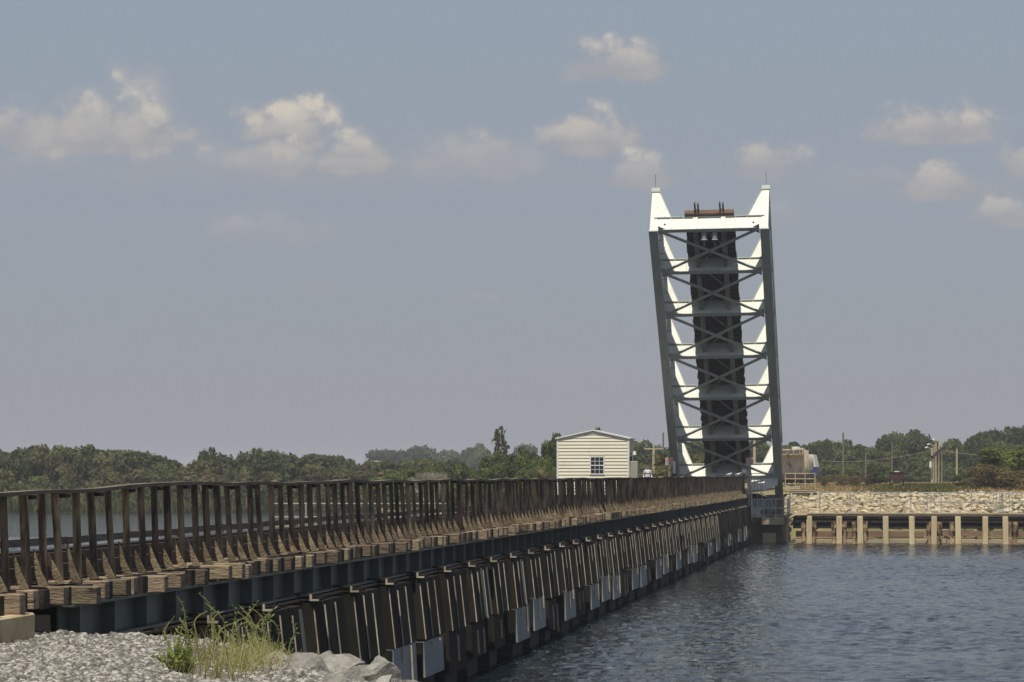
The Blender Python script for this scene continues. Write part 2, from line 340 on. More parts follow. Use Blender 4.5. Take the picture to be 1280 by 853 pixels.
# ------------------------------------------------------------------ ground, water
tag(MB().poly([(-9000,-200,-.03),(9000,-200,-.03),(9000,9000,-.03),(-9000,9000,-.03)], [(0,1,2,3)]).build('water', 'water', fix=False), kind='structure')
def ripples():
    rs = np.random.RandomState(5); gx = np.arange(-78, 46, .125); gy = np.arange(24, 186, .20)
    X, Y = np.meshgrid(gx, gy); Z = np.zeros_like(X)
    for i in range(64):
        lam = .30*(3.6 ** (rs.rand()**1.8)); th = R(70)+rs.randn()*.75; kx, ky = math.cos(th)*2*math.pi/lam, math.sin(th)*2*math.pi/lam
        amp = .0044*lam**.2; ph = rs.rand()*6.28
        # slow drift of phase and strength so that crests come in short pieces
        w1 = .35+.9*np.clip(np.sin(X*rs.randn()*.35+Y*rs.randn()*.35+rs.rand()*6), -.35, 1)
        Z += amp*w1*np.sin(kx*X+ky*Y+ph+1.2*np.sin(X*rs.randn()*.3+Y*rs.randn()*.3+rs.rand()*6))
    gust = .85+.25*np.sin(X*.05+Y*.11)+.18*np.sin(X*.21-Y*.06+1)
    fade = np.clip((X+78)/4, 0, 1)*np.clip((46-X)/4, 0, 1)*np.clip((Y-24)/3, 0, 1)
    Z = Z*gust*fade
    V = np.stack([X, Y, Z], -1).reshape(-1, 3); nx = len(gx); j, i = np.meshgrid(np.arange(len(gy)-1), np.arange(nx-1), indexing='ij')
    a_ = (j*nx+i).ravel(); Fq = np.stack([a_, a_+1, a_+nx+1, a_+nx], -1)
    me = npmesh('water_surface', V, Fq, 'water'); me.polygons.foreach_set('use_smooth', [True]*len(me.polygons)); return me
tag(link('water_surface', ripples()), kind='structure')
bed = MB().poly([(-9000,-200,-2.5),(9000,-200,-2.5),(9000,9000,-2.5),(-9000,9000,-2.5)], [(0,1,2,3)])
tag(bed.build('ground', 'bank', fix=False), kind='structure')

# near embankment: flat gravel shoulder the photographer stands on, sloping into the water
def W2(px, D):
    v = P(px, HY, D); return (v.x, v.y)
ZG = 2.46
edge = [(-60, 29.4), W2(0, 30.6)[0:2], W2(200, 29.6), W2(240, 28.4), W2(300, 26.8), W2(325, 25.6), W2(362, 24.2), (-.1, 16), (4, 6), (6, -30)]
edge = [tuple(e_) for e_ in edge]
def sdist(x, y):           # >0 outside the plateau
    best = 1e9; side = 1
    for (x0,y0),(x1,y1) in zip(edge, edge[1:]):
        dx, dy = x1-x0, y1-y0; L = dx*dx+dy*dy; u = max(0, min(1, ((x-x0)*dx+(y-y0)*dy)/L))
        qx, qy = x0+u*dx, y0+u*dy; d = math.hypot(x-qx, y-qy)
        if d < best-1e-9:
            best = d; side = 1 if (dx*(y-y0)-dy*(x-x0)) > 0 else -1
    return best*side
from mathutils import noise as mn
def near_z(x, y):
    d = sdist(x, y); n = mn.noise(Vector((x*.8, y*.8, 0)))*.03+mn.noise(Vector((x*3, y*3, 5)))*.012
    if d <= 0: return ZG+n
    return max(-1.5, ZG+n-.12*min(d,.5)-max(0, d-.25)*.62)
def grid(name, xs, ys, zf, m, kind='structure', smooth=True):
    V = [(x, y, zf(x, y)) for y in ys for x in xs]; nx = len(xs)
    Fq = [(j*nx+i, j*nx+i+1, (j+1)*nx+i+1, (j+1)*nx+i) for j in range(len(ys)-1) for i in range(nx-1)]
    me = bpy.data.meshes.new(name); me.from_pydata(V, [], Fq); me.materials.append(M[m])
    if smooth: me.polygons.foreach_set('use_smooth', [True]*len(me.polygons))
    return tag(link(name, me), kind=kind)
xs = [-60,-45,-35,-28,-24,-20,-17,-15]+[ -14+.18*i for i in range(0, 100)]+[5,6,7,8,9,10,12,15]
ys = [-30,-20,-10,0,5,10,14,17,19]+[20+.18*i for i in range(0, 90)]+[37,38,40,44]
grid('embankment', xs, ys, near_z, 'gravel_bed')

# far land
LS = [(-1800,330), (-400,325), W2(-100,318), W2(60,316), W2(250,322), W2(420,338), W2(520,318), W2(570,262), W2(640,236), W2(720,214), (-20,196), (-12,190), (-10,183.5), (200,183.5), (900,175), (3000,160)]
def land_in(x, y):
    for (x0,y0),(x1,y1) in zip(LS, LS[1:]):
        if min(x0,x1) <= x <= max(x0,x1) and x1 > x0:
            return y-(y0+(y1-y0)*(x-x0)/(x1-x0))
    return y-330
def sm(a_, b_, v):
    v = max(0, min(1, (v-a_)/(b_-a_))); return v*v*(3-2*v)
def far_z(x, y):
    d = land_in(x, y); n = mn.noise(Vector((x*.08, y*.08, 0)))*.12+mn.noise(Vector((x*.4, y*.4, 2)))*.04
    right = sm(-30, -14, x)*(1-sm(600, 900, y)*.0)
    top = .9+right*2.2
    w = 10-right*2.0
    if right > .5:
        if d < 0: return -1.5+2.9*sm(-.8, 0, d)
        if d < 9: return 1.25+(2.72-1.25)*d/9+n*sm(5, 12, d)
        return 2.72+(top-2.72)*sm(12, 60, d)+n*sm(5,12,d)
    return -1.4+(top+1.4)*sm(-3, w, d)+n*sm(5, 12, d)
xs = [-3000,-1800,-900,-500,-300,-220]+[-180+3.0*i for i in range(0, 50)]+[-30+1.0*i for i in range(0, 100)]+[72,80,100,150,220,300,500,900,1800,3000]
ys = [150,160,170,176]+[178+1.0*i for i in range(0, 90)]+[270+4*i for i in range(0, 50)]+[480,520,600,700,900,1300,2000,3500,6000,8500]
grid('land', xs, ys, far_z, 'bank')

# ------------------------------------------------------------------ trestle bridge
XR = -8.82; XC = -10.25; XL = -11.68          # right tie ends, track centre, left tie ends
ZT = ZC-1.21                                   # tie top
Y0 = YX(-40, 8.82)-1.5; Y1 = YX(936, 8.82)
br = empty('trestle_bridge', (XC, 30, 0), 'long low railway trestle with timber ties on steel girders crossing the water', 'bridge')
def L(x, y, z): return (x-XC, y-30, z)
tie_meshes = []
for v in range(6):
    ln = 2.86; w = rr(.20, .24); h = rr(.19, .21); mb = MB()
    a_ = rr(-.01,.01)
    mb.box(-ln/2, ln/2, -w/2, w/2, -h, 0, 'tie'); tie_meshes.append(mb.mesh('tie'))
y = Y0; i = 0; tie_sp = .79; rest = MB(); tie_y = []
while y < Y1+.2:
    tie_y.append(y); dx = random.choice([0,.02,-.05,.07,-.08,.04,.16 if random.random() < .4 else 0, .10,-.03]); dz = rr(-.028,.018)
    if i < 100:
        o = part('tie', tie_meshes[i % 6], br, L(XC+dx, y, ZT+dz), bevel=.012)
        o.rotation_euler = (0, 0, rr(-.012,.012))
        if i == 3: o['label'] = 'tie end split and gouged'
    else:
        rest.box(-1.43+dx, 1.43+dx, y-30-.11, y-30+.11, ZT-.2+dz, ZT+dz)
    y += tie_sp+rr(-.05,.05); i += 1
tag(rest.build('tie', 'tie', br), kind='stuff')
# intermediate shorter ties, lengthened to keep sun off the piers below
mb = MB()
for a_, b_ in zip(tie_y, tie_y[1:]):
    mb.box(-1.28, 1.37, (a_+b_)/2-30-.11, (a_+b_)/2-30+.11, ZT-.21, ZT-.015)
mb.build('inner_ties', 'tie_dark', br)
br.children[-1]['kind'] = 'stuff'; br.children[-1].name = 'short_tie'
for sx in (-1, 1):
    mb = MB(); x = sx*.72
    mb.box(x-.036, x+.036, Y0-30, Y1-30, ZT+.135, ZT+.18); mb.box(x-.01, x+.01, Y0-30, Y1-30, ZT+.02, ZT+.136); mb.box(x-.07, x+.07, Y0-30, Y1-30, ZT+.002, ZT+.021)
    mb.build('running_rail', 'rust_steel', br)
MB().box(-1.42, -1.16, Y0-30, Y1-30, ZT+.014, ZT+.18).build('curb_timber', 'tie_dark', br)
# girders: web with outstanding stiffeners
def girder(xw, side):
    mb = MB(); ya, yb = 30.6-30, Y1-30
    zt, zb = ZT-.215, ZT-.62
    mb.box(xw-.012, xw+.012, ya, yb, zb, zt)
    mb.box(xw-.16, xw+.19 if side > 0 else xw+.16, ya, yb, zt-.03, zt-.001)
    mb.box(xw-.16, xw+.16, ya, yb, zb-.03, zb)
    y_ = ya+.3
    while y_ < yb:
        mb.box(xw+.012 if side > 0 else xw-.17, xw+.17 if side > 0 else xw-.012, y_-.012, y_+.012, zb+.001, zt-.031)
        y_ += 1.43
    return mb.build('girder', 'girder', br)
girder(XR-.26-XC, 1); girder(-(XR-.26-XC), -1)
cfm = MB().box(-1.1, 1.1, -.02, .02, ZT-.60, ZT-.3).mesh('cross_frame', 'dark'); y_ = 32.
while y_ < Y1: link('cross_frame', cfm, br, (0, y_-30, 0)); y_ += 3.26
# thin cable tray along the girder foot
MB().tube([(XR-.05-XC, 1.2, ZT-.69), (XR-.05-XC, Y1-30, ZT-.69)], .025, 6).build('conduit', 'rust_steel', br)
# concrete sill at the near end
xa = XR+.06
MB().box(-1.75, xa-XC, 24.0-30, YX(44, 8.76)-30, ZG-.5, ZT-.212).build('concrete_sill', 'conc', br, bevel=.02)
# piers
pier_sp = 3.26
py0 = YX(370, 9.0)
n0 = int((py0-33.5)//pier_sp); yp = py0-n0*pier_sp
greys = [True,False,False,False,True,True,False,False,False,True,True,False,True,False,True,True,True,False,True,True,False,True,True,False,True,False,True,True,False,False,True,False,True,False,False,True,False,False,True,False]
piles_rest = MB(); np_ = 0; k = 0; KB = .11; PX = .13
def pile_geom(mb, sx, y, zt, zb, fw=.78):
    # battered sheet pile: plate coloured as in shade, narrow standing edge as sunlit
    x0 = sx*(XR-XC+PX); x1 = x0+sx*(zt-zb)*KB; th = sx*.22
    mb.prism([(x0,y,zt),(x0-th,y,zt),(x1-th,y,zb),(x1,y,zb)], (0,fw,0), 'hpile')
    if sx > 0:
        q = rr(.0,.02); zc_ = zt-rr(.03,.12); dz_ = (zt-zc_)*KB
        mb.prism([(x0+dz_+.021,y+.03,zc_),(x0+dz_+.002,y+.03,zc_),(x1+.002,y+.03,zb),(x1+.021,y+.03,zb)], (0,.022,0), 'lit_edge')
        if rr(0,1) < .12: mb.prism([(x0+.003,y+fw-.22,zt-.05),(x0+.012,y+fw-.22,zt-.05),(x1+.012,y+fw-.22,zb+.05),(x1+.003,y+fw-.22,zb+.05)], (0,.2,0), 'girder')
while yp < Y1-.8:
    ztop = ZT-.70; zu = 1.14+rr(-.10,.06)
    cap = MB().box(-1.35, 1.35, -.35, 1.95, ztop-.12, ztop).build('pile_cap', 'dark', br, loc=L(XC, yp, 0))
    # bearing: channel end showing under the girder
    mb = MB(); xb_ = XR-XC-.02
    mb.box(xb_+.12, xb_+.26, -.34, -.30, ztop+.002, ztop+.03, 'lit_edge'); mb.box(xb_+.12, xb_+.15, -.34, -.30, ztop+.0301, ztop+.10, 'lit_edge'); mb.box(xb_-.5, xb_+.24, -.299, .3, ztop+.002, ztop+.03, 'hpile'); mb.box(xb_-.5, xb_+.18, -.299, .3, ztop+.07, ztop+.10, 'hpile')
    mb.build('bearing', None, cap)
    for j in range(3):
        if np_ < 99:
            mb = MB(); pile_geom(mb, 1, j*.84-.3, ztop-.03, zu+.02); mb.build('pile', None, cap)
        else:
            q = MB(); pile_geom(q, 1, j*.84-.3, ztop-.03, zu+.02); piles_rest.poly([(v[0], v[1]+yp-30, v[2]) for v in q.v], q.f, 'hpile')
        q = MB(); pile_geom(q, -1, j*.84-.3, ztop-.06, -1.0); piles_rest.poly([(v[0], v[1]+yp-30, v[2]) for v in q.v], q.f, 'hpile')
        np_ += 1
    # dark sheet added behind the piles in place of the shade there
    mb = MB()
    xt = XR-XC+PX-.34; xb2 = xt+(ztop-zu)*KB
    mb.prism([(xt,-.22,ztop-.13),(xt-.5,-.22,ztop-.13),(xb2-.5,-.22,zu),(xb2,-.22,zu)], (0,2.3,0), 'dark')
    mb.build('shade_sheet', None, cap)
    # jacket at the waterline
    g = greys[k % len(greys)]; jm = 'jacket_grey' if g else 'jacket_brown'
    mb = MB(); xj = XR-XC+PX-.02+(ztop-zu)*KB; zb = rr(.34,.46) if g else rr(.22,.42); zj = zu+rr(-.05,.05)
    y2 = rr(1.9,2.15) if g else rr(1.2, 2.0)
    if not g: xj -= rr(.03,.12)
    mb.prism([(xj,-.34,zj),(xj-.75,-.34,zj),(xj-.75,-.34,zb),(xj+(zj-zb)*.05,-.34,zb)], (0,y2+.3,0), jm)
    mb.box(xj-.74, xj-.01, -.348, -.343, zb, zj-.005, 'hpile')  # thin dark sheet over the front face in place of shade
    if g:  # jacket fins carry the sunlit tone in their colour
        for yy in (.45, 1.35):
            zf = zb+rr(.1,.6)
            mb.prism([(xj+.045,yy,zj-.02),(xj+.001,yy,zj-.02),(xj+.001+(zj-zf)*.05,yy,zf),(xj+.045+(zj-zf)*.05,yy,zf)], (0,.03,0), 'lit_edge')
    else:
        for yy in ((.7,) if random.random() < .6 else (.4,1.3)):
            zf = zj-rr(.5,.9)
            mb.prism([(xj+.04,yy,zj-.15),(xj+.001,yy,zj-.15),(xj+.001+(zj-zf)*.05,yy,zf),(xj+.04+(zj-zf)*.05,yy,zf)], (0,.025,0), 'lit_edge')
    mb.box(xj-.7, xj-.12, -.1, y2-.3, -1.2, zb-.002, 'dark')  # dark inner support, also standing in for the dark water reflection
    mb.build('jacket', None, cap)
    yp += pier_sp; k += 1
o = piles_rest.build('pile', None, br); o['kind'] = 'stuff'

# ------------------------------------------------------------------ near-side timber railing
rl = empty('timber_railing', (XR, 30, ZT), 'weathered timber handrail of close leaning posts along the right edge of the trestle', 'railing')
XP = XR-.32; sp = .68; RZ = 1.055
post_meshes = []; brace_meshes = []
for v in range(9):
    mb = MB(); w = rr(.064,.082)
    mb.prism([(w/2,-w/2,0),(-w/2,-w/2,0),(-w/2-.045,-w/2,RZ),(w/2-.045,-w/2,RZ)], (0,w,0)); post_meshes.append(mb.mesh('post','post'))
    mb = MB(); hh = rr(.30,.44)
    mb.prism([(0.045,-.022,hh),(.038,-.022,hh-.08),(.075,-.022,.14),(.115,-.022,.015),(.205,-.022,.015),(.195,-.022,.045),(.125,-.022,.18)], (0,.056,0)); brace_meshes.append(mb.mesh('kick_brace','brace'))
prest = MB(); brest = MB(); tops = []
y = Y0+.3; i = 0
def sag(y):
    s_ = .008*math.sin(y*.55)+.008*math.sin(y*1.7+1)
    if y < 35: s_ -= .06*((35-y)/5)
    return s_+mn.noise(Vector((y*.35, 0, 3)))*.022
n_post = int((Y1-Y0)/sp)
while y < Y1+.1:
    dz = sag(y); lean = rr(-.012,.012); lx = rr(-.02,.02)
    if i < 100:
        o = part('post', post_meshes[(i*7) % 9], rl, (XP-XR+lx*.3, y-30, 0), bevel=.008); o.rotation_euler = (lean, rr(-.02,.02), rr(-.05,.05)); o.scale = (1,1,(RZ+dz)/RZ)
        if random.random() < .97:
            o = part('kick_brace', brace_meshes[random.randrange(9)], rl, (XP-XR, y-30+.085, 0)); o.rotation_euler = (0,rr(-.05,.05),rr(-.1,.1))
    else:
        m0 = post_meshes[(i*7) % 9]; mm = Matrix.Translation((XP-XR, y-30, 0)) @ Matrix.Rotation(lean*2.5,4,'X') @ Matrix.Rotation(lx,4,'Y') @ Matrix.Diagonal((1,1,(RZ+dz)/RZ,1))
        prest.poly([mm @ v_.co for v_ in m0.vertices], [tuple(p.vertices) for p in m0.polygons])
        m0 = brace_meshes[random.randrange(9)]; mm = Matrix.Translation((XP-XR, y-30+.085, 0)) @ Matrix.Rotation(rr(-.15,.15),4,'Z') @ Matrix.Diagonal((1,1,rr(.85,1.12),1))
        brest.poly([mm @ v_.co for v_ in m0.vertices], [tuple(p.vertices) for p in m0.polygons])
    tops.append((y, dz)); y += sp*rr(.9,1.1); i += 1
tag(prest.build('post', 'post', rl), kind='stuff'); tag(brest.build('kick_brace', 'brace', rl), kind='stuff')
mb = MB()
for (ya, za), (yb, zb) in zip(tops, tops[1:]):
    x0, x1 = XP-XR-.045-.075, XP-XR-.045+.075; zz = RZ+.001
    mb.poly([(x0,ya-30,zz+za),(x1,ya-30,zz+za),(x1,yb-30,zz+zb),(x0,yb-30,zz+zb),(x0,ya-30,zz+za+.042),(x1,ya-30,zz+za+.042),(x1,yb-30,zz+zb+.042),(x0,yb-30,zz+zb+.042)],
            [(0,3,2,1),(4,5,6,7),(1,2,6,5),(3,0,4,7)])
mb.build('top_rail', 'rail_board', rl)
mb = MB()
for j, (ya, za) in enumerate(tops[:110]):
    if j == 0: spm = MB().box(-.11, .02, .12, .30, -.05, -.004).mesh('spacer_block', 'tie_dark')
    if j % 2 == 0: link('spacer_block', spm, rl, (XP-XR, ya-30, RZ+za))

# low far-side board
fr = empty('low_guard_board', (-12.4, 30, 2.0), 'single low grey board on brackets along the far left edge of the trestle', 'guard rail')
mb = MB(); ya = Y0
z_ = ZC-.99; seg = 3.4; brk = MB()
while ya < Y1:
    dz = rr(-.012,.012); mb.bar((0, ya-30, z_-2+dz), (0, ya-30+seg-.01, z_-2+dz+rr(-.015,.015)), .05, .11)
    ya += seg
mb.build('board', 'rail_board', fr)
for j in range(44):
    mb = MB(); mb.box(-.04,.04,-.04,.04,-.6,.02); mb.bar((.0,0,-.55),(.85,0,-.55),.06,.06); o = mb.build('bracket', 'post', fr, loc=(-.07, Y0-30+.2+j*3.4, z_-2-.03))

# ------------------------------------------------------------------ bascule leaf
def solve(yt, Yb, zb, al, xc):
    lo_, hi_ = -8, 40
    for _ in range(60):
        t_ = (lo_+hi_)/2; D = DEP(xc, Yb-t_*math.sin(al)); yy = HY-(zb+t_*math.cos(al)-ZC)*F/D
        if yy < yt: hi_ = t_
        else: lo_ = t_
    return t_
AL = R(47.0); LX = -10.40; LY = 180.2; LZ = 4.35
nodes = [solve(v, LY, LZ, AL, LX) for v in (288,340.5,393.5,446.5,498.5,549.5,597)]
tb = solve(622, LY, LZ, AL, LX); LT = nodes[0]+.02
lf = empty('bascule_leaf', (LX, LY, LZ), 'tall raised steel drawbridge leaf with white gusset triangles, cross bracing and dark track deck', 'drawbridge', rot=(AL, -.012, 0))
DG = 3.6; HW = 3.2
for sx in (-1, 1):
    mb = MB(); x = sx*HW
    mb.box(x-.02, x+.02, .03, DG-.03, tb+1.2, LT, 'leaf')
    mb.box(x-.255, x+.255, -.03, .03, tb, LT+.02, 'leaf_shade')
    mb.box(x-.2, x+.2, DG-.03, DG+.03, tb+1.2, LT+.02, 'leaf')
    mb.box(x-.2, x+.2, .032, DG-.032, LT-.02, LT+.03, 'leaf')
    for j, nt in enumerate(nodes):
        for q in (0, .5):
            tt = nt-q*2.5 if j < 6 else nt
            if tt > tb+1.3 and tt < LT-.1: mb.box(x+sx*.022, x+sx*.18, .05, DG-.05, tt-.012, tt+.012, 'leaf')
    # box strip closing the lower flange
    mb.box(x-.23, x-.21, .032, .22, tb, LT, 'leaf_shade'); mb.box(x+.21, x+.23, .032, .22, tb, LT, 'leaf_shade')
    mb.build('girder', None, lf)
    # ladder rungs on the girder
    mb = MB(); t_ = tb+2
    while t_ < LT-1 and sx < 0:
        mb.bar((x+.03, 1.2, t_), (x+.42, 1.2, t_), .035); t_ += 1.05
    if sx < 0: mb.build('rung', 'leaf_shade', lf); lf.children[-1]['kind'] = 'stuff'
    # gusset at the nodes on the underside
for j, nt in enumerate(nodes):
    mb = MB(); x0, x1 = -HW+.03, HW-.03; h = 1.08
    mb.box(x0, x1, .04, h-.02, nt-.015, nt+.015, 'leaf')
    mb.box(-HW+.30, HW-.30, -.01, .035, nt-.12, nt+.12, 'leaf_shade'); mb.box(x0, x1, h-.02, h+.02, nt-.12, nt+.12, 'leaf_shade')
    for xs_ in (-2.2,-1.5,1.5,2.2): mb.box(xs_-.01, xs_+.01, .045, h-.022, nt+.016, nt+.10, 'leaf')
    for sx in (-1,1): mb.prism([(sx*(HW-.3),.05,nt-.36),(sx*(HW-.3),.05,nt+.36),(sx*(HW-.5),.05,nt+.24),(sx*(HW-.68),.05,nt+.13),(sx*(HW-.68),.05,nt-.13),(sx*(HW-.5),.05,nt-.24)], (0,.02,0), 'leaf_shade')
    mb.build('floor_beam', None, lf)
    if j == 0:
        mb = MB()
        for sx in (-1,1):
            MB().tube([(sx*2.55, .55, nt+.017), (sx*2.55, .55, nt+.05)], .06, 8).build('bolt_boss', 'black', lf)
            MB().box(sx*.8-.13, sx*.8+.13, .04, 1.5, nt+.03, nt+.10).build('end_fitting', 'leaf', lf)
    for sx in (-1, 1):
        mb = MB(); xo = sx*(HW-.03); wb = .98; top = DG-.08
        mb.prism([(xo, h+.021, nt), (xo-sx*wb, h+.021, nt), (xo-sx*.16, top, nt), (xo, top, nt)], (0,0,.02), 'leaf')
        mb.bar((xo-sx*wb, h+.03, nt+.01), (xo-sx*.16, top, nt+.01), .12, .025, 'leaf_shade', up=(sx*1,.4,0))
        mb.build('knee_brace', None, lf)
    if j < len(nodes)-1:
        n2_ = nodes[j+1]
        for sx in (-1, 1):
            mb = MB(); mb.bar((sx*(HW-.45), .03+.02*sx, nt-.08), (-sx*(HW-.45), .03+.02*sx, n2_+.08), .15, .04, 'leaf_shade', up=(0,1,0))
            mb.bar((sx*(HW-.45), .10+.02*sx, nt-.08), (-sx*(HW-.45), .10+.02*sx, n2_+.08), .03, .12, 'leaf_shade', up=(0,1,0)); mb.build('cross_brace', None, lf)
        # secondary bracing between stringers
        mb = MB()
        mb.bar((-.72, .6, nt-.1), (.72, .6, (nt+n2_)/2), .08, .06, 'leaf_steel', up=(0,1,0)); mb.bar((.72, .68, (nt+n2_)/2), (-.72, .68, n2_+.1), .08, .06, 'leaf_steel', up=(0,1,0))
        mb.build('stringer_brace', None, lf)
for sx in (-1, 1):
    mb = MB(); x = sx*.80
    for j in range(len(nodes)-1):
        a_, b_ = nodes[j+1]+.13, nodes[j]-.13
        mb.box(x-.12, x+.12, .30, .34, a_, b_, 'leaf_steel'); mb.box(x-.012, x+.012, .34, 1.06, a_, b_, 'leaf_steel'); mb.box(x-.12, x+.12, 1.05, 1.08, a_, b_, 'leaf_steel')
    mb.build('stringer', None, lf)
tm_ = MB().box(-1.42,1.42,0,.22,-.12,.12).mesh('tie', 'tie_dark')
t_ = tb+1.6
while t_ < LT-.1:
    part('tie', tm_, lf, (rr(-.04,.04), 1.105, t_)); t_ += .335
MB().box(-1.42,1.42,1.12,1.42,LT+.05,LT+.28).build('end_timber', 'red_timber', lf)
for sx in (-1,1):
    mb = MB(); mb.box(sx*.72-.04, sx*.72+.04, 1.33, 1.50, tb+2, LT+.3)
    mb.box(sx*.72-.14, sx*.72-.05, 1.33, 1.48, LT-1, LT+.85); mb.box(sx*.72+.04, sx*.72+.13, 1.33, 1.48, LT-1, LT+.80); mb.build('running_rail', 'rust_steel', lf)
    MB().tube([(sx*(HW+.02), DG-.15, LT-.2), (sx*(HW+.02), DG-.15+.75, LT+.65)], .025, 6).build('lightning_rod', 'galv', lf)
    MB().box(sx*HW-.24, sx*HW+.24, DG-.28, DG+.06, LT+.035, LT+.10).build('girder_cap', 'leaf_shade', lf)
    # navigation lamp hung under the end beam, upright in the world
    q = Matrix.Rotation(-AL, 4, 'X')
    mb = MB(); x = -.28 if sx < 0 else .33
    def lamp(mb, x):
        pts = [(0,0,0),(0,0,-.12),(0,0,-.45),(0,0,-.5)]; rs = [.13,.16,.16,.21]
        mb.tube(pts, rs, 12, 'jacket_grey'); mb.tube([(0,0,-.5),(0,0,-.85)], .015, 5, 'galv')
    lamp(mb, x); o = mb.build('navigation_lamp', None, lf, loc=(x, .12, LT-.22)); o.rotation_euler = (-AL, 0, 0)
# heel plates and counter arm at the pivot
hn = nodes[-1]
for sx in (-1, 1):
    MB().prism([(sx*(HW-.03),0,hn-.14),(sx*(HW-.03),-.55,hn-.14),(sx*(HW-.75),-.95,hn-.14),(sx*1.3,-.95,hn-.14),(sx*1.3,0,hn-.14)], (0,0,-.03)).build('heel_plate', 'leaf', lf)

# ------------------------------------------------------------------ bascule pier, platforms, fender
def XYd(px, D): v = P(px, HY, D); return v.x, v.y
pr = empty('bascule_pier', (-10.4, 180, 0), 'dark shade-coloured concrete pier standing in the water under the raised drawbridge leaf', 'bridge pier')
def LP(x0,x1,y0,y1,z0,z1,m,mb): mb.box(x0+10.4,x1+10.4,y0-180,y1-180,z0,z1,m)
mb = MB(); LP(-14.5,-6.75,176.3,183,-1.5,1.25,'conc_shaded',mb); mb.build('footing', None, pr, bevel=.04)
mb = MB(); LP(-14.8,-6.6,175.9,183,1.252,1.56,'conc_shaded',mb); mb.build('slab', None, pr, bevel=.03)
mb = MB(); LP(-8.0,-6.62,175.45,175.89,1.12,1.58,'conc',mb); LP(-7.95,-7.15,175.6,176.29,-.5,.62,'conc',mb); mb.build('ledge_block', None, pr, bevel=.02)
mb = MB(); LP(-13.9,-13.0,178.5,182.8,1.562,3.2,'conc_shaded',mb); mb.build('trunnion_wall', None, pr); mb = MB(); LP(-7.9,-6.9,179.5,182.8,1.562,2.9,'conc_shaded',mb); mb.build('trunnion_wall', None, pr)

def railing(name, pts, h, rails, post_every, m, label, cat='railing', r=.028, group=None, base=True):
    root = empty(name, pts[0], label, cat, group); o0 = Vector(pts[0])
    for zr in rails:
        mb = MB(); mb.tube([Vector(p)-o0+Vector((0,0,zr)) for p in pts], r, 6); mb.build('rail', m, root)
    for a_, b_ in zip(pts, pts[1:]):
        a_ = Vector(a_); b_ = Vector(b_); n = max(1, int(round((b_-a_).length/post_every)))
        for i in range(n+1):
            if i == 0 and a_ != o0: continue
            p = a_+(b_-a_)*i/n-o0
            mb = MB(); mb.tube([p, p+Vector((0,0,h))], r*1.15, 6)
            if base: mb.box(p.x-.09,p.x+.09,p.y-.05,p.y+.05,p.z,p.z+.05)
            mb.build('post', m, root)
    return root
XA, YA = XYd(941, 175.9)
XB, YB = XYd(985, 175.6)
railing('platform_railing', [(XA,175.6,1.585),(XB,175.6,1.585),(XB,178.4,1.585)], 1.12, (1.10,.56,.12), .85, 'galv', 'short galvanised pipe railing on the concrete pier below the raised leaf')
mb = MB(); mb.tube([(XA-.05,175.5,1.3),(XA-.05,175.5,3.5)], .045, 8); mb.tube([(XA+.32,175.5,1.58),(XA+.32,175.5,4.0)], .02, 6); mb.tube([(XA+.62,175.5,1.58),(XA+.62,175.5,4.0)], .02, 6)
for q in range(8): mb.bar((XA+.32,175.5,1.8+q*.3),(XA+.62,175.5,1.8+q*.3),.02)
tag(mb.build('access_ladder', 'galv'), 'narrow steel access ladder rising from the pier platform at the end of the trestle', 'ladder')
mc = empty('machinery_housing', (-8.3,177.4,1.56), 'pale green and white machinery housing behind the pipe railing on the pier', 'machinery')
mb = MB(); mb.prism([(-1.1,0,0),(.55,0,0),(1.0,0,.45),(.8,0,1.1),(-.3,0,1.1),(-1.1,0,.7)], (0,1.2,0)); mb.build('casing','jacket_grey',mc)
MB().box(-1.35,.2,-.25,-.02,.02,.62).build('cover','leaf',mc); MB().tube([(.35,-.3,.3),(.35,.02,.3)],.2,14).build('wheel','rust_steel',mc)

# fender: walkway on pale piles
YF = 175.0
def xf(px): # world X at column px on plane Y=YF
    tt = (px-640)/F; # right/depth
    # right = X cos + Y sin ; depth = -X sin + Y cos
    return (tt*YF*math.cos(PHI)-YF*math.sin(PHI))/(math.cos(PHI)+tt*math.sin(PHI))
XF0, XF1 = xf(984), xf(1330)
fd = empty('fender_walkway', (XF0, YF, 0), 'long timber fender walkway on pale square piles beside the rocky bank', 'fender')
def FB(mb, x0, x1, y0, y1, z0, z1, m=None): mb.box(x0-XF0, x1-XF0, y0, y1, z0, z1, m)
mb = MB(); FB(mb, XF0+.1, XF1, .05, .30, 1.66, 1.79); mb.build('cap_timber', 'waler_pale', fd, bevel=.015)
mb = MB(); xx = XF0+.1
while xx < XF1: FB(mb, xx, xx+.19, .0, 1.5, 1.80, 1.86+rr(0,.01)); xx += .2
mb.build('deck_boards', 'waler_pale', fd)
for (z0, z1, m, yy) in ((1.28,1.40,'waler',.42),(.92,1.06,'waler',.42),(.42,.78,'waler_red',.44),(.02,.26,'waler_pale',.40),(1.50,1.60,'waler',.45),(.3,.36,'waler',.5)):
    xx = XF0+.5
    while xx < XF1:
        ln = rr(3.4,5.2); mb = MB(); dz = rr(-.03,.03); FB(mb, xx, min(xx+ln-.05, XF1), yy, yy+.16, z0+dz, z1+dz); mb.build('waler', m, fd, bevel=.012); xx += ln
pile_px = [1011.4,1049,1075,1107,1139.6,1167.7,1197.3,1231.6,1256.6,1290,1318]
for j, px in enumerate(pile_px):
    x = xf(px)-XF0; mb = MB(); l = rr(-.05,.06); w = .17
    mb.prism([(x-w,-.02,1.655),(x+w,-.02,1.655),(x+w+l,-.02,-1.2),(x-w+l,-.02,-1.2)], (0,.36,0)); mb.build('pile', 'pile_new', fd, bevel=.03)
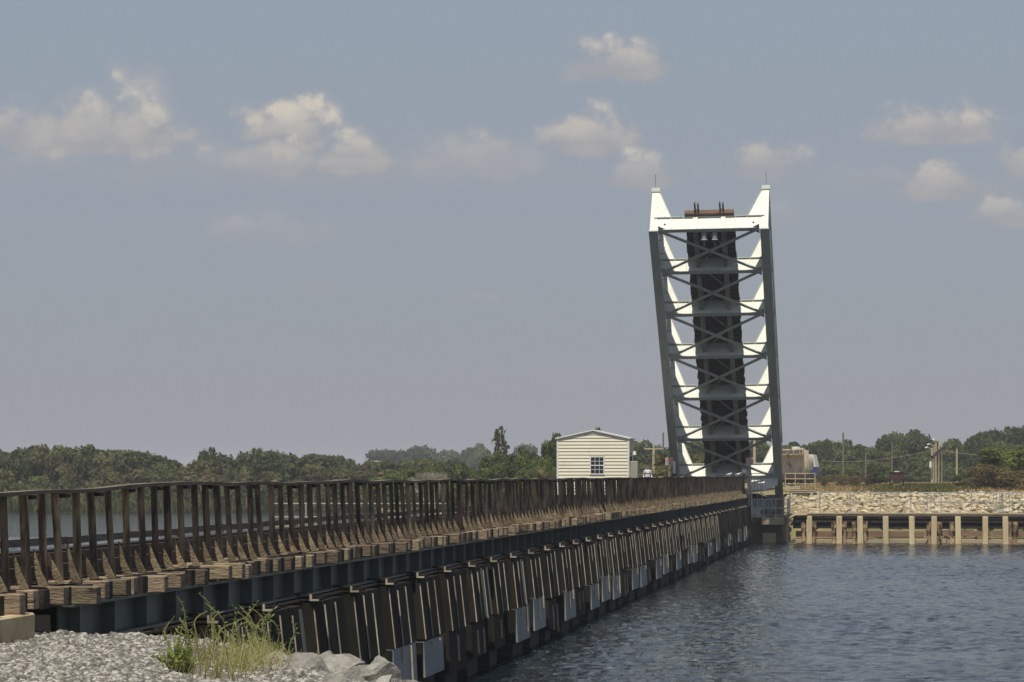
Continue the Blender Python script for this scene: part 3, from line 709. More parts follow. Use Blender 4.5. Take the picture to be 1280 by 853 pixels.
def old_pile(x):
    mb = MB(); pts = []; rs = []; z = -1.0
    while z < 1.5: pts.append((x+rr(-.02,.02), .20, z)); rs.append(.16-.07*math.exp(-((z-.5)/.35)**2)+rr(-.02,.02)); z += .18
    mb.tube(pts, rs, 9); mb.build('weathered_pile', 'pile_old', fd)
for px in (1004.5,1017.5,1042,1055.5,1068,1081.5,1161,1174.5,1263,1269,1004,1190): old_pile(xf(px)-XF0)
# back row closing the view under the deck
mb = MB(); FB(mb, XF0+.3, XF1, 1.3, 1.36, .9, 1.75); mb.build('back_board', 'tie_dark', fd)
mb = MB(); mb.tube([(0,-.05,-.4),(.0,-.05,1.0),(.12,-.05,1.5),(.45,-.05,1.72),(1.2,-.05,1.74)],.09,8); mb.build('corner_timber','waler_pale',fd)
railing('walkway_railing', [(XF0+.15,YF+.6,1.87),(XF1,YF+.6,1.87)], 1.24, (1.22,.66), 1.75, 'galv', 'long two-bar galvanised railing on the fender walkway in front of the rocks')
# small gate frames on the walkway
for (pa, pb, n, lab) in ((1155,1168,4,'narrow galvanised bar gate on the fender walkway near the leaning poles'),(1242,1266,7,'wider galvanised bar gate on the fender walkway near the right edge')):
    g = empty('bar_gate', (xf(pa), YF+.5, 1.87), lab, 'gate'); w = xf(pb)-xf(pa)
    for q in range(n): mb = MB(); mb.tube([(w*q/(n-1),0,.05),(w*q/(n-1),0,1.2)],.02,5); mb.build('bar','galv',g)
    mb = MB()
    for zz in (.1,1.2): mb.tube([(0,0,zz),(w,0,zz)],.022,5)
    mb.build('gate_frame','galv',g)
# service platform with beige rails behind
D_ = 192.0
pA = P(978, 612, D_); pB = P(1019, 612, D_)
sp_ = empty('service_platform', (pA.x, pA.y, 0), 'small rusty steel service platform on a concrete block in front of the parked train', 'platform')
w = pB.x-pA.x; zp = pA.z
MB().box(-.3, w+.1, -.2, 1.6, zp-.16, zp).build('deck','rust_steel',sp_); MB().box(-.3,w+.1,-.26,-.202,zp-.12,zp-.03).build('edge_beam','waler_pale',sp_)
MB().box(.2,.5,-.24,0,zp-.3,zp+.25).build('bracket_box','conc',sp_)
x_, y_ = P(990, 0, D_)[:2]
MB().box(x_-pA.x-.1, x_-pA.x+1.05, -.1, 1.4, .2, zp-.162).build('concrete_block','conc',sp_, bevel=.03)
railing('beige_railing', [(pA.x+.2,pA.y-.1,zp+.002),(pB.x,pA.y-.1,zp+.002)], 1.08, (1.06,.7,.36), .62, 'pipe_beige', 'beige pipe railing on the service platform in front of the parked train', base=False)

# revetment boulders
def rock_mesh(name, seed, m, sub=2):
    bm = bmesh.new(); bmesh.ops.create_icosphere(bm, subdivisions=sub, radius=1)
    rnd = random.Random(seed); ox = rnd.uniform(0,100)
    planes = [(Vector((rnd.gauss(0,1),rnd.gauss(0,1),rnd.gauss(0,1))).normalized(), rnd.uniform(.42,.80)) for _ in range(13)]
    for v in bm.verts:
        p = v.co.copy()
        for n_, d_ in planes:
            k_ = p.dot(n_)
            if k_ > d_: p -= n_*(k_-d_)
        p *= 1+.10*mn.noise(p*1.7+Vector((ox,0,0)))
        v.co = p
    me = bpy.data.meshes.new(name); bm.to_mesh(me); bm.free(); me.materials.append(M[m]); return me
rocks = [rock_mesh('boulder', s_, 'rock') for s_ in range(8)]
fill = MB(); cnt = 0
def rev_z(y):                # revetment surface profile
    return far_z(8, y)+.06
placed = []
tries = 0
while len(placed) < 290 and tries < 40000:
    tries += 1
    px = rr(1012, 1292); yy = 183.6+rr(0,1)**.8*11.5
    tt = (px-640)/F; X = (tt*yy*math.cos(PHI)-yy*math.sin(PHI))/(math.cos(PHI)+tt*math.sin(PHI))
    s_ = rr(.14,.40)
    if any(abs(X-a_[0]) < (s_+a_[2])*.72 and abs(yy-a_[1]) < (s_+a_[2])*.95 for a_ in placed): continue
    placed.append((X, yy, s_))
placed.sort(key=lambda q: q[1])
for j, (X, yy, s_) in enumerate(placed):
    z = rev_z(yy)+rr(-.05,.06)
    o = link('boulder', rocks[j % 8], None, (X, yy, z), rot=(rr(-.4,.4), rr(-.4,.4), rr(0,6.28)), scale=(s_*rr(.95,1.35), s_*rr(.8,1.1), s_*rr(.55,.75)))
    tag(o, 'cream coloured boulder in the rock slope behind the walkway railing', 'boulder', 'cream boulders of the rock slope')
# rubble under them
V = []; Fq = []
small = [rock_mesh('rubble', 50+s_, 'rock', 1) for s_ in range(4)]
fm = MB()
for _ in range(2600):
    yy = 182.9+rr(0,12.5); X = rr(-7.3, 19); s_ = rr(.12,.26); me = small[random.randrange(4)]
    mm = Matrix.Translation((X, yy, rev_z(yy)-.06+rr(-.05,.04))) @ Matrix.Rotation(rr(0,6.28),4,'Z') @ Matrix.Rotation(rr(0,3),4,'X') @ Matrix.Diagonal((s_*1.2,s_,s_*.8,1))
    fm.poly([mm @ v.co for v in me.vertices], [tuple(p.vertices) for p in me.polygons])
tag(fm.build('rubble', 'rock', fix=False), 'small cream rubble packed between the boulders of the bank', 'rubble', kind='stuff')

# ------------------------------------------------------------------ control house on its platform
DH = 172.0
hA = P(696, 0, DH); hB = P(784.5, 0, DH)
HX = hA.x; HWd = 4.3; HYY = hA.y+.25
pl = empty('timber_platform', (HX-1, HYY-1, 0), 'timber platform on piles carrying the cream hut beside the trestle', 'platform')
MB().box(0, 9.3, 0, 9, ZT-.25, ZT-.02).build('deck', 'tie_dark', pl)
for i_ in range(4):
    for j_ in range(3): MB().tube([(.3+i_*2.8,.3+j_*4,-1.2),(.3+i_*2.8,.3+j_*4,ZT-.252)],.16,10).build('pile','pile_old',pl)
hs = empty('control_hut', (HX, HYY, ZT-.02), 'small cream clapboard hut with a low white gable roof and one small window', 'hut')
zb0 = 0; ze = ZC+(HY-549)*DH/F-(ZT-.02); zpk = ZC+(HY-539)*DH/F-(ZT-.02); dp = 3.0
hw = HWd
mb = MB()
mb.prism([(0,0,0),(hw,0,0),(hw,0,ze),(hw/2,0,zpk),(0,0,ze)], (0,dp,0)); wall = mb.build('wall', 'siding', hs)
# clapboards: real tilted courses on the gable, cut round the window
wx0, wx1 = (738-696)*DH/F, (754.5-696)*DH/F; wz0, wz1 = ZC+(HY-592.5)*DH/F-(ZT-.02), ZC+(HY-571.5)*DH/F-(ZT-.02)
sd_ = MB(); z = 0
while z < zpk-.05:
    z1_ = min(z+.2, zpk-.02)
    def xr(zz): return (0,hw) if zz <= ze else ((zz-ze)/(zpk-ze)*hw/2, hw-(zz-ze)/(zpk-ze)*hw/2)
    a0_, b0_ = xr(z); a1_, b1_ = xr(z1_)
    spans = [(a0_,b0_,a1_,b1_)]
    if z1_ > wz0-.05 and z < wz1+.05: spans = [(a0_,wx0-.05,a1_,wx0-.05),(wx1+.05,b0_,wx1+.05,b1_)]
    for (l0,r0,l1,r1) in spans:
        if r0-l0 < .05: continue
        sd_.poly([(l0,-.045,z),(r0,-.045,z),(r1,-.008,z1_),(l1,-.008,z1_),(l0,-.003,z),(r0,-.003,z),(r1,-.003,z1_),(l1,-.003,z1_)],
                 [(0,1,2,3),(0,4,5,1),(0,3,7,4),(1,5,6,2),(3,2,6,7)])
    z += .2
sd_.build('clapboard', 'siding', wall)
mb = MB()
for sx in (0,1):
    xa_, xb_ = (-.1, hw/2) if sx == 0 else (hw+.1, hw/2)
    sl = (zpk-ze)/(hw/2); za_ = ze-.1*sl
    mb.prism([(xa_,-.12,za_+.01),(xb_,-.12,zpk+.01),(xb_,-.12,zpk+.09),(xa_,-.12,za_+.09)], (0,dp+.24,0))
mb.build('roof', 'white', hs)
mb = MB(); mb.box(-.03,.08,-.06,.0,0,ze-.05); mb.build('corner_trim','white',hs); MB().box(hw-.08,hw+.03,-.06,.0,0,ze-.05).build('corner_trim','white',hs)
wf = MB()
for (x0,x1,z0,z1) in ((wx0-.05,wx0+.02,wz0-.05,wz1+.05),(wx1-.02,wx1+.05,wz0-.05,wz1+.05),(wx0+.021,wx1-.021,wz0-.05,wz0+.02),(wx0+.021,wx1-.021,wz1-.02,wz1+.05),(wx0+.021,wx1-.021,(wz0+wz1)/2-.03,(wz0+wz1)/2+.03)): wf.box(x0,x1,-.075,-.005,z0,z1)
for q in (1,2): xq = wx0+(wx1-wx0)*q/3; wf.box(xq-.012,xq+.012,-.058,-.03,wz0+.021,wz1-.021)
for q in (.25,.75): zq = wz0+(wz1-wz0)*q; wf.box(wx0+.021,wx1-.021,-.052,-.036,zq-.012,zq+.012)
win = wf.build('window', 'white', hs)
MB().box(wx0+.01,wx1-.01,-.035,-.006,wz0,wz1).build('pane','glass',win)
mb = MB(); mb.tube([(hw+.02,.6,2.45),(hw+.28,.6,2.45)],.03,6,'black'); mb.tube([(hw+.28,.6,2.38),(hw+.28,.6,2.62)],[.12,.08],10,'lamp'); mb.box(hw+.01,hw+.12,.5,.8,1.7,2.3,'black')
mb.build('wall_lamp', None, hs)
v = P(786, 0, 170.5); MB2 = MB(); MB2.box(0,.45,0,.5,0,2.0); o = tag(MB2.build('electrical_cabinet','cab',loc=(v.x+.08,v.y,ZT-.02),bevel=.02), 'tall plain grey electrical cabinet standing right of the cream hut', 'cabinet')

# signs with red lettering bars
FONT = None
def sign(px, D, lab):
    v = P(px, 577, D); r_ = empty('warning_sign', (v.x, v.y, ZT), lab, 'sign')
    zc = v.z-ZT; MB().box(-.03,.03,0,.06,-.6,zc+.1).build('sign_post','pole',r_)
    bd = MB().box(-.225,.225,-.03,-.005,zc-.22,zc+.22).build('board','sign_w',r_)
    mb = MB(); mb.box(-.21,.21,-.036,-.031,zc+.06,zc+.16); mb.box(-.21,.21,-.036,-.031,zc-.04,zc+.035); mb.build('red_band','sign_r',bd)
    mb = MB()
    for row in (-.10,-.16):
        x = -.19
        while x < .17: w_ = rr(.02,.05); mb.box(x,x+w_,-.036,-.031,zc+row-.015,zc+row+.015); x += w_+.02
    mb.build('lettering','red_timber',bd)
sign(836.5, 172, 'small red and white warning sign left of the raised leaf, near the person')
sign(937, 175, 'small red and white warning sign at the right end of the trestle')
v = P(843, 0, 173.0); mb = MB(); mb.box(-.11,.11,-.08,.08,0,.9); mb.box(-.13,.13,-.1,.1,.9,1.28); tag(mb.build('signal_box','black',loc=(v.x,v.y,ZT-.02),bevel=.03), 'narrow black signal box standing right behind the left warning sign', 'signal box')
v = P(842.7, 0, 174.0); mb = MB(); mb.tube([(0,0,0),(0,0,2.3)],.07,8); tag(mb.build('marker_post','white',loc=(v.x,v.y,ZT-.3)), 'short white marker post above the black signal box', 'post')
v = P(867, 0, 188); mb = MB(); mb.tube([(0,0,-.6),(0,0,1.9)],.09,8); mb.tube([(0,0,1.9),(0,0,1.95)],[.09,.12],8); tag(mb.build('pile_post','pole',loc=(v.x,v.y,ZT-.3)), 'pale wooden post seen between the legs of the leaf', 'post')
v = P(930, 589.5, 174.6)
lb = empty('lamp_box', (v.x, v.y, ZT), 'white square lamp on a short post at the end of the railing', 'lamp')
MB().box(-.14,.14,-.02,.10,v.z-ZT-.11,v.z-ZT+.11).build('lens','lamp',lb,bevel=.02); MB().box(-.04,.04,.0,.08,-.1,v.z-ZT-.112).build('stem','rust_steel',lb)
# end post of the trestle
v = P(936.5, 0, 174.8); mb = MB(); mb.box(-.05,.05,-.05,.05,-.3,1.5); mb.bar((.05,0,1.45),(1.1,0.,1.45),.04); mb.bar((.3,0,.2),(.3,0,1.1),.04); mb.bar((.7,0,.2),(.7,0,1.1),.04); mb.bar((.3,0,1.1),(.7,0,1.1),.04)
tag(mb.build('end_frame','pipe_beige',loc=(v.x,v.y,ZT-.2)), 'rusty pipe frame and post at the far end of the timber railing', 'frame')

# gulls
def gull(px, D, flip, lab):
    me = bpy.data.meshes.new('gull'); bm = bmesh.new()
    pts = [(-.22,0,.03,.012),(-.12,0,.035,.04),(0,0,.04,.072),(.10,0,.06,.06),(.155,0,.11,.034),(.185,0,.145,.038),(.215,0,.143,.026),(.25,0,.136,.009)]
    ring = []
    for (x,y,z,r_) in pts:
        ring.append([bm.verts.new((x*flip, y+math.cos(a_*math.pi/4)*r_*.85, z+.09+math.sin(a_*math.pi/4)*r_)) for a_ in range(8)])
    for a_, b_ in zip(ring, ring[1:]):
        for q in range(8): bm.faces.new((a_[q], a_[(q+1)%8], b_[(q+1)%8], b_[q]))
    bm.faces.new(ring[0]); bm.faces.new(ring[-1][::-1])
    for sy in (-.03,.03):
        c_ = [bm.verts.new((x*flip,sy+y,z)) for (x,y,z) in ((.0,-.005,.07),(.008,-.005,.07),(.008,.005,.07),(.0,.005,.07),(.0,-.005,0),(.008,-.005,0),(.008,.005,0),(.0,.005,0))]
        for f_ in ((0,1,5,4),(1,2,6,5),(2,3,7,6),(3,0,4,7)): bm.faces.new([c_[q] for q in f_])
    bmesh.ops.recalc_face_normals(bm, faces=bm.faces); bm.to_mesh(me); bm.free(); me.materials.append(M['gull']); me.polygons.foreach_set('use_smooth',[True]*len(me.polygons))
    Yg = YX(px, -(XP-.045)); 
    zt_ = ZT+RZ+.044+sag(Yg)
    root = empty('gull', (XP-.045, Yg, zt_), lab, 'bird')
    b_ = link('body', me, root)
    mb = MB(); mb.prism([(-.20*flip,-.062,.135),(-.04*flip,-.066,.165),(.07*flip,-.06,.15),(.05*flip,-.066,.11),(-.06*flip,-.066,.10)], (0,.012,0)); mb.prism([(-.20*flip,.05,.135),(-.04*flip,.054,.165),(.07*flip,.048,.15),(.05*flip,.054,.11),(-.06*flip,.054,.10)], (0,.012,0)); mb.build('wing','gull_grey',root)
    root.scale = (.8,.8,.8); root.rotation_euler = (0,0,.3)
gull(911, 0, 1, 'white gull standing on the far end of the timber railing, left of the other gull')
gull(922.5, 0, 1, 'white gull standing on the timber railing nearest the white lamp')

# person in striped shirt
def person(px, D, lab, shirt, stripes, z0):
    v = P(px, 0, D); root = empty('person', (v.x, v.y, z0), lab, 'person', rot=(0,0,PHI))
    J = {'pelvis':(0,0,.95,.155),'waist':(0,0,1.08,.15),'chest':(0,-.01,1.30,.165),'neck0':(0,.01,1.46,.085),'neck':(0,0,1.52,.055),'head':(0,-.01,1.60,.085),'top':(0,0,1.69,.082)}
    E = [('pelvis','waist'),('waist','chest'),('chest','neck0'),('neck0','neck'),('neck','head'),('head','top')]
    for s_, n_ in ((-1,'l'),(1,'r')):
        J.update({'sh'+n_:(s_*.17,0,1.42,.065),'el'+n_:(s_*.25,.02,1.13,.045),'wr'+n_:(s_*.20,-.16,.98,.032),'ha'+n_:(s_*.15,-.22,.96,.036),
                  'hp'+n_:(s_*.09,0,.88,.10),'kn'+n_:(s_*.11,-.01,.49,.065),'an'+n_:(s_*.12,.02,.09,.045),'ft'+n_:(s_*.14,-.14,.035,.04)})
        E += [('neck0','sh'+n_),('sh'+n_,'el'+n_),('el'+n_,'wr'+n_),('wr'+n_,'ha'+n_),('pelvis','hp'+n_),('hp'+n_,'kn'+n_),('kn'+n_,'an'+n_),('an'+n_,'ft'+n_)]
    names = list(J); me = bpy.data.meshes.new('body'); me.from_pydata([J[n_][:3] for n_ in names], [(names.index(a_),names.index(b_)) for a_,b_ in E], [])
    me.skin_vertices.new() if hasattr(me.skin_vertices,'new') else None
    o = link('body', me, root)
    sk = o.modifiers.new('skin','SKIN'); 
    for n_, sv in zip(names, me.skin_vertices[0].data): sv.radius = (J[n_][3], J[n_][3]*(.8 if n_ in ('pelvis','waist','chest') else 1)); sv.use_root = n_ == 'pelvis'
    o.modifiers.new('sub','SUBSURF').levels = 2; o.modifiers['sub'].render_levels = 2
    dg = bpy.context.evaluated_depsgraph_get(); ev = o.evaluated_get(dg); me2 = bpy.data.meshes.new_from_object(ev)
    o.modifiers.clear(); o.data = me2
    me2.materials.clear(); 
    for k_ in ('skin','trouser',shirt,'trouser'): me2.materials.append(M[k_])
    for p in me2.polygons:
        c = p.center; rr_ = abs(c.x)
        if c.z < .98: k_ = 1 if not (rr_ > .13 and c.z > .9 and c.y < -.12) else 0
        elif c.z < 1.49 and not (c.y < -.1 and c.z < 1.12 and rr_ > .1):
            k_ = 3 if (stripes and (1.27 < c.z < 1.31 or 1.17 < c.z < 1.21)) else 2
        else: k_ = 0
        p.material_index = k_; p.use_smooth = True
    mb = MB(); mb.tube([(0,.02,1.60),(0,.03,1.66),(0,.02,1.72),(0,.01,1.755)],[.088,.098,.085,.03],12); mb.build('hair','hair',root,smooth=True)
    mb = MB(); mb.tube([(0,-.085,1.655),(0,-.112,1.615)],[.010,.018],6,'skin'); 
    for s_ in (-1,1): mb.tube([(s_*.035,-.082,1.655),(s_*.035,-.092,1.655)],.011,6,'hair'); mb.tube([(s_*.088,0,1.615),(s_*.098,.005,1.655)],.016,6,'skin')
    mb.tube([(-.025,-.088,1.578),(.025,-.088,1.578)],.006,5,'red_timber'); mb.build('face',None,root,smooth=True)
    return root
person(809.5, 171.0, 'person in a white shirt with dark stripes standing right of the cream hut', 'cloth_w', True, ZT-.02)

# white pipe fence far left over the water
va = P(338, 0, 178); vb = P(560, 0, 178)
railing('white_pipe_rail', [(va.x,va.y,1.1),(vb.x,vb.y,1.1)], 1.3, (1.28,.45), 2.2, 'dull_white', 'low white pipe rail over the water seen through the posts of the trestle railing', r=.04, base=False)
mb = MB(); tag(mb.box(0,(vb-va).length,0,.9,.95,1.095).build('floating_dock','waler_pale',loc=(va.x,va.y,0)), 'pale narrow dock under the white pipe rail beyond the trestle', 'dock'); COL.objects['floating_dock'].rotation_euler = (0,0,PHI)
for q in range(6):
    pq = va+(vb-va)*(q/5)
MBq = MB()
for q in range(8): MBq.tube([((vb-va).length*q/7,.45,-1.2),((vb-va).length*q/7,.45,.949)],.1,8)
o = MBq.build('leg','pile_old',COL.objects['floating_dock']); o['kind'] = 'stuff'

# ------------------------------------------------------------------ parked train beyond
def track_far(s):   # world point and heading of the track beyond the bridge, curving right after 300 m
    if s < 325: return Vector((XC, s, 0)), 0.0
    r_ = 700.0; a_ = (s-325)/r_; return Vector((XC+r_*(1-math.cos(a_)), 325+r_*math.sin(a_), 0)), a_
mb = MB()
mb_b = MB()
pts = [track_far(s_) for s_ in [184+6*i for i in range(45)]]
def strip(mb, off0, off1, z0, z1, zt):
    for (p, a_), (q, b_) in zip(pts, pts[1:]):
        n1_ = Vector((math.cos(a_), -math.sin(a_), 0)); n2_ = Vector((math.cos(b_), -math.sin(b_), 0))
        mb.poly([p+n1_*off0+Vector((0,0,z0)), p+n1_*off1+Vector((0,0,z1)), q+n2_*off1+Vector((0,0,z1)), q+n2_*off0+Vector((0,0,z0))], [(0,1,2,3)])
strip(mb_b, -2.6, -1.6, 2.6, zt := ZT-.02, 0); strip(mb_b, -1.6, 1.6, zt, zt, 0); strip(mb_b, 1.6, 2.6, zt, 2.6, 0)
tag(mb_b.build('ballast', 'bank'), kind='structure')
def tk(off): 
    mb = MB()
    for (p, a_), (q, b_) in zip(pts, pts[1:]):
        n1_ = Vector((math.cos(a_), -math.sin(a_), 0)); n2_ = Vector((math.cos(b_), -math.sin(b_), 0)); mb.bar(p+n1_*off+Vector((0,0,ZT+.07)), q+n2_*off+Vector((0,0,ZT+.07)), .07, .16)
    return mb
tr_ = tk(-.72); t2_ = tk(.72); tr_.poly(t2_.v, t2_.f); tag(tr_.build('railway_track','rust_steel'), kind='structure')
def bogie(root, y):
    mb = MB()
    for sy in (-.9,.9):
        for sx in (-.72,.72): mb.tube([(sx-.06,y+sy,.42),(sx+.06,y+sy,.42)],.42,16)
        mb.tube([(-.72,y+sy,.42),(.72,y+sy,.42)],.07,8)
    for sx in (-.95,.95): mb.box(sx-.06,sx+.06,y-1.3,y+1.3,.3,.62)
    mb.build('bogie','rust_steel',root)
def car_root(s, lab, cat):
    p, a_ = track_far(s); return empty('rail_car', (p.x, p.y, ZT+.15), lab, cat, rot=(0,0,-a_))
# box-like hopper end towards us
c = car_root(288.5, 'weathered beige freight car with rusty end facing the camera, parked beyond the leaf', 'freight car')
mb = MB(); mb.box(-1.5,1.5,-6.2,6.2,1.0,3.5); 
bd = mb.build('body','car_beige',c,bevel=.05)
mb = MB()
for xx in (-1.35,-.7,-.1,.5,1.1,1.38): mb.box(xx-.05,xx+.05,-6.3,-6.202,1.02,3.45)
for yy in range(-6,7): mb.box(1.502,1.6,yy-.06,yy+.06,1.02,3.45); mb.box(-1.6,-1.502,yy-.06,yy+.06,1.02,3.45)
mb.box(-1.5,1.5,-6.34,-6.202,3.38,3.52); mb.build('rib','car_beige',bd)
mb = MB(); mb.box(-1.35,1.35,-7.2,7.2,.72,.98); mb.box(-1.4,1.4,-7.4,-7.1,.5,1.0); mb.bar((0,-7.4,.7),(0,-8,.7),.2); mb.build('underframe','rust_steel',c)
mb = MB()
for zz in (1.3,1.8,2.3,2.8): mb.bar((-1.42,-6.45,zz),(-1.0,-6.45,zz),.035)
mb.bar((-1.42,-6.45,1.1),(-1.42,-6.45,3.6),.035); mb.bar((-1.0,-6.45,1.1),(-1.0,-6.45,3.6),.035); mb.box(-1.5,1.5,-7.2,-6.25,3.0,3.04); mb.build('ladder','rust_steel',c)
bogie(c,-5); bogie(c,5)
def tanker(s, lab, m, sc=1.0):
    c = car_root(s, lab, 'tank car')
    mb = MB(); ys_ = [-5.6,-5.5,-5.2,-4.8,4.8,5.2,5.5,5.6]; rs = [.35,.85,1.25,1.42,1.42,1.25,.85,.35]
    mb.tube([(0,y_,2.2) for y_ in ys_], [r_*sc for r_ in rs], 28); b_ = mb.build('tank', m, c, smooth=True)
    mb = MB(); mb.tube([(0,0,3.5),(0,0,3.95)],.45,14); mb.build('dome',m,c)
    mb = MB(); mb.box(-1.3,1.3,-6.3,6.3,.72,.95); mb.bar((0,-6.3,.8),(0,-7,.8),.2)
    for yy in (-4.2,4.2): mb.box(-1.2,1.2,yy-.2,yy+.2,.95,1.3)
    mb.build('underframe','rust_steel',c)
    for q in (-3.6,-1.2,1.2,3.6):
        mb = MB(); mb.tube([(0,q-.06,2.2),(0,q+.06,2.2)],1.44*sc,28,caps=False); mb.build('band','car_beige',c)
    bogie(c,-4.7); bogie(c,4.7)
tanker(303.5, 'white tank car with stained bands parked just behind the beige freight car', 'car_white')
tanker(318, 'dull tank car mostly hidden behind the white one on the curve', 'car_beige', .95)
c = car_root(331.5, 'blue and white covered freight car furthest along the curve behind the tank cars', 'freight car')
MB().box(-1.5,1.5,-5.5,5.5,.9,1.9).build('body','blue',c,bevel=.05); MB().prism([(-1.5,-5.5,1.902),(1.5,-5.5,1.902),(1.2,-5.5,3.3),(-1.2,-5.5,3.3)],(0,11,0)).build('upper_body','car_white',c); bogie(c,-4.5); bogie(c,4.5)

# ------------------------------------------------------------------ poles, kiosk box
def pole(px, D, y_top, z0, r_, m, lab, arm=None, group=None, name='utility_pole', lamp=False):
    v = P(px, y_top, D); h = v.z-z0; root = empty(name, (v.x, v.y, z0), lab, 'pole', group)
    MB().tube([(0,0,-.3),(0,0,h)], [r_*1.15, r_*.85], 8).build('shaft', m, root)
    if arm:
        mb = MB(); mb.box(-arm[0],arm[1],-.06,.0-.0,h-arm[2]-.06,h-arm[2]+.06); mb.build('crossarm', m, root)
        mb = MB()
        for q in range(3): xx = -arm[0]+.1+q*(arm[0]+arm[1]-.2)/2; mb.tube([(xx,-.03,h-arm[2]+.06),(xx,-.03,h-arm[2]+.24)],.05,6)
        mb.build('insulator','galv',root)
    if lamp:
        mb = MB(); mb.bar((0,0,h-.15),(-.42,-.1,h+.06),.05,.05,'galv'); mb.tube([(-.4,-.1,h+.08),(-.68,-.15,h-.02)],[.06,.10],8,'galv'); mb.build('floodlight',None,root)
    return v
zl = 3.08
tops_ = []
for j, (px, yt, lm) in enumerate(((1165,560,True),(1167.6,556,True),(1170,553,False),(1173.8,550,True),(1177.4,552,False))):
    tops_.append(pole(px, 288+j*4, yt, zl, .085, 'pole', ['leftmost pole of the tight cluster on the grass, lamp and white meter on it','second pole from the left in the tight cluster on the grass','middle pole of the tight cluster on the grass','second pole from the right in the tight cluster, tallest with a lamp','rightmost pole of the tight cluster on the grass'][j], group='poles standing close together on the bank', lamp=lm))
v = P(1164, 581, 287.5); mb = MB(); mb.box(-.18,.18,-.1,.1,-.3,.3); tag(mb.build('meter_box','white',loc=v,bevel=.02), 'white meter box on the leftmost pole of the cluster', 'box')
mb = MB(); a_ = P(1165,572,287); b_ = P(1178,560,305); mb.bar(a_, b_, .22, .25); tag(mb.build('transformer_rack','black'), 'dark equipment rack slung across the upper part of the pole cluster', 'rack')
pole(817, 330, 560, 2.5, .16, 'pole', 'pale utility pole with a wide crossarm right of the cream hut', arm=(1.1,1.1,.12))
pole(829, 420, 541, 2.5, .14, 'pole_dim', 'tall thin grey pole behind the crossarm pole', arm=(.9,.9,2.2))
pole(943, 250, 545, 2.9, .13, 'pole', 'pale pole standing behind the right side of the leaf')
pole(1054, 372, 541, zl, .13, 'pole_dim', 'dark pole whose top rises above the trees right of the train')
pole(1082, 360, 566, zl, .10, 'pole_dim', 'thin dark pole in front of the trees left of the red box')
pole(1115, 372, 552, zl, .09, 'pole_dim', 'thin dark pole behind the red box')
pole(1196, 352, 561, zl, .12, 'pole', 'single pale pole right of the pole cluster')
def wire(a_, b_, sag_, lab):
    mb = MB(); mb.tube([a_+(b_-a_)*t__+Vector((0,0,-sag_*4*t__*(1-t__))) for t__ in [i/14 for i in range(15)]], .014, 4); tag(mb.build('overhead_wire','pole'), lab, 'wire')
wire(P(1165,563,288), P(1026,576,350), .5, 'overhead wire running left from the pole cluster in front of the trees')
wire(P(1178,563,304), P(1290,570,300), .3, 'overhead wire running right from the pole cluster')
v = P(1121, 0, 240); kb = empty('signboard_kiosk', (v.x, v.y, 3.0), 'dark red box-like board on legs standing on the dry bank', 'kiosk')
z0 = ZC+(HY-602)*240/F-3; z1 = ZC+(HY-591)*240/F-3
MB().box(-.62,.62,-.25,.25,z0+.15,z1).build('box','brown_red',kb,bevel=.02); MB().box(-.66,.66,-.3,.3,z1+.001,z1+.05).build('lid','black',kb)
for sx in (-.55,.55): MB().box(sx-.05,sx+.05,-.05,.05,-.4,z0+.149).build('leg','brown_red',kb)
MB().box(-.35,.3,-.1,.1,-.1,z0+.12).build('lower_panel','waler',kb)
mb = MB(); mb.box(-.2,.2,-.1,.1,0,.08); tag(mb.build('white_object','white',loc=(v.x,v.y,3.0+z1+.051)), 'small white object lying on top of the dark red box', 'box')  # plain white block, left unidentified

# ------------------------------------------------------------------ foreground: gravel, rocks, weeds
def gravel_mesh():
    rnd = np.random.RandomState(3); base = []
    for s_ in range(8):
        bm = bmesh.new(); bmesh.ops.create_icosphere(bm, subdivisions=1, radius=1)
        for v in bm.verts: v.co = Vector((v.co.x*(1+.25*rnd.randn()*.6), v.co.y*(1+.25*rnd.randn()*.6), v.co.z*.7*(1+.2*rnd.randn()*.6)))
        base.append((np.array([v.co[:] for v in bm.verts]), np.array([[v.index for v in f.verts] for f in bm.faces]))); bm.free()
    VV = []; FF = []; n = 0
    for i in range(26000):
        D = 22.5+rnd.rand()**1.0*10; px = -60+rnd.rand()*580
        x, y = P(px, 0, D)[:2]
        d = sdist(x, y)
        if d > 1.6 or (x < XR and y > 30.2): continue
        z = near_z(x, y); V0, F0 = base[rnd.randint(8)]; s_ = .026+.034*rnd.rand()**2
        if d > .1: s_ *= 1.6
        an = rnd.rand()*6.28; ca, sa = math.cos(an), math.sin(an); b_ = rnd.rand()*1.2-.6; cb, sb = math.cos(b_), math.sin(b_)
        Rm = np.array([[ca,-sa,0],[sa,ca,0],[0,0,1]])@np.array([[1,0,0],[0,cb,-sb],[0,sb,cb]])
        VV.append((V0*s_*(.8+.5*rnd.rand(3)))@Rm.T+np.array([x,y,z+s_*.35+rnd.rand()*.02])); FF.append(F0+n); n += len(V0)
    return npmesh('gravel', np.concatenate(VV), np.concatenate(FF), 'gravel')
gm = M['gravel'].node_tree
o = tag(link('gravel', gravel_mesh()), 'loose pale grey crushed gravel covering the near shoulder', 'gravel', kind='stuff')
frocks = [rock_mesh('rock', 90+s_, 'rock_grey', 3) for s_ in range(6)]
spots = [(392,838,25.4,.13,'pale'),(408,833,25.6,.15,''),(420,838,25.2,.22,'big'),(448,850,24.8,.19,''),(468,848,24.6,.18,''),(380,850,24.6,.22,''),(405,856,24.2,.2,''),(440,862,24,.22,''),
         (365,832,26.2,.13,''),(350,826,26.8,.12,''),(375,828,26.0,.12,''),(478,858,24.2,.24,''),(340,850,25,.16,''),(430,872,23.5,.25,''),(495,870,24,.25,''),(360,868,24,.2,'')]
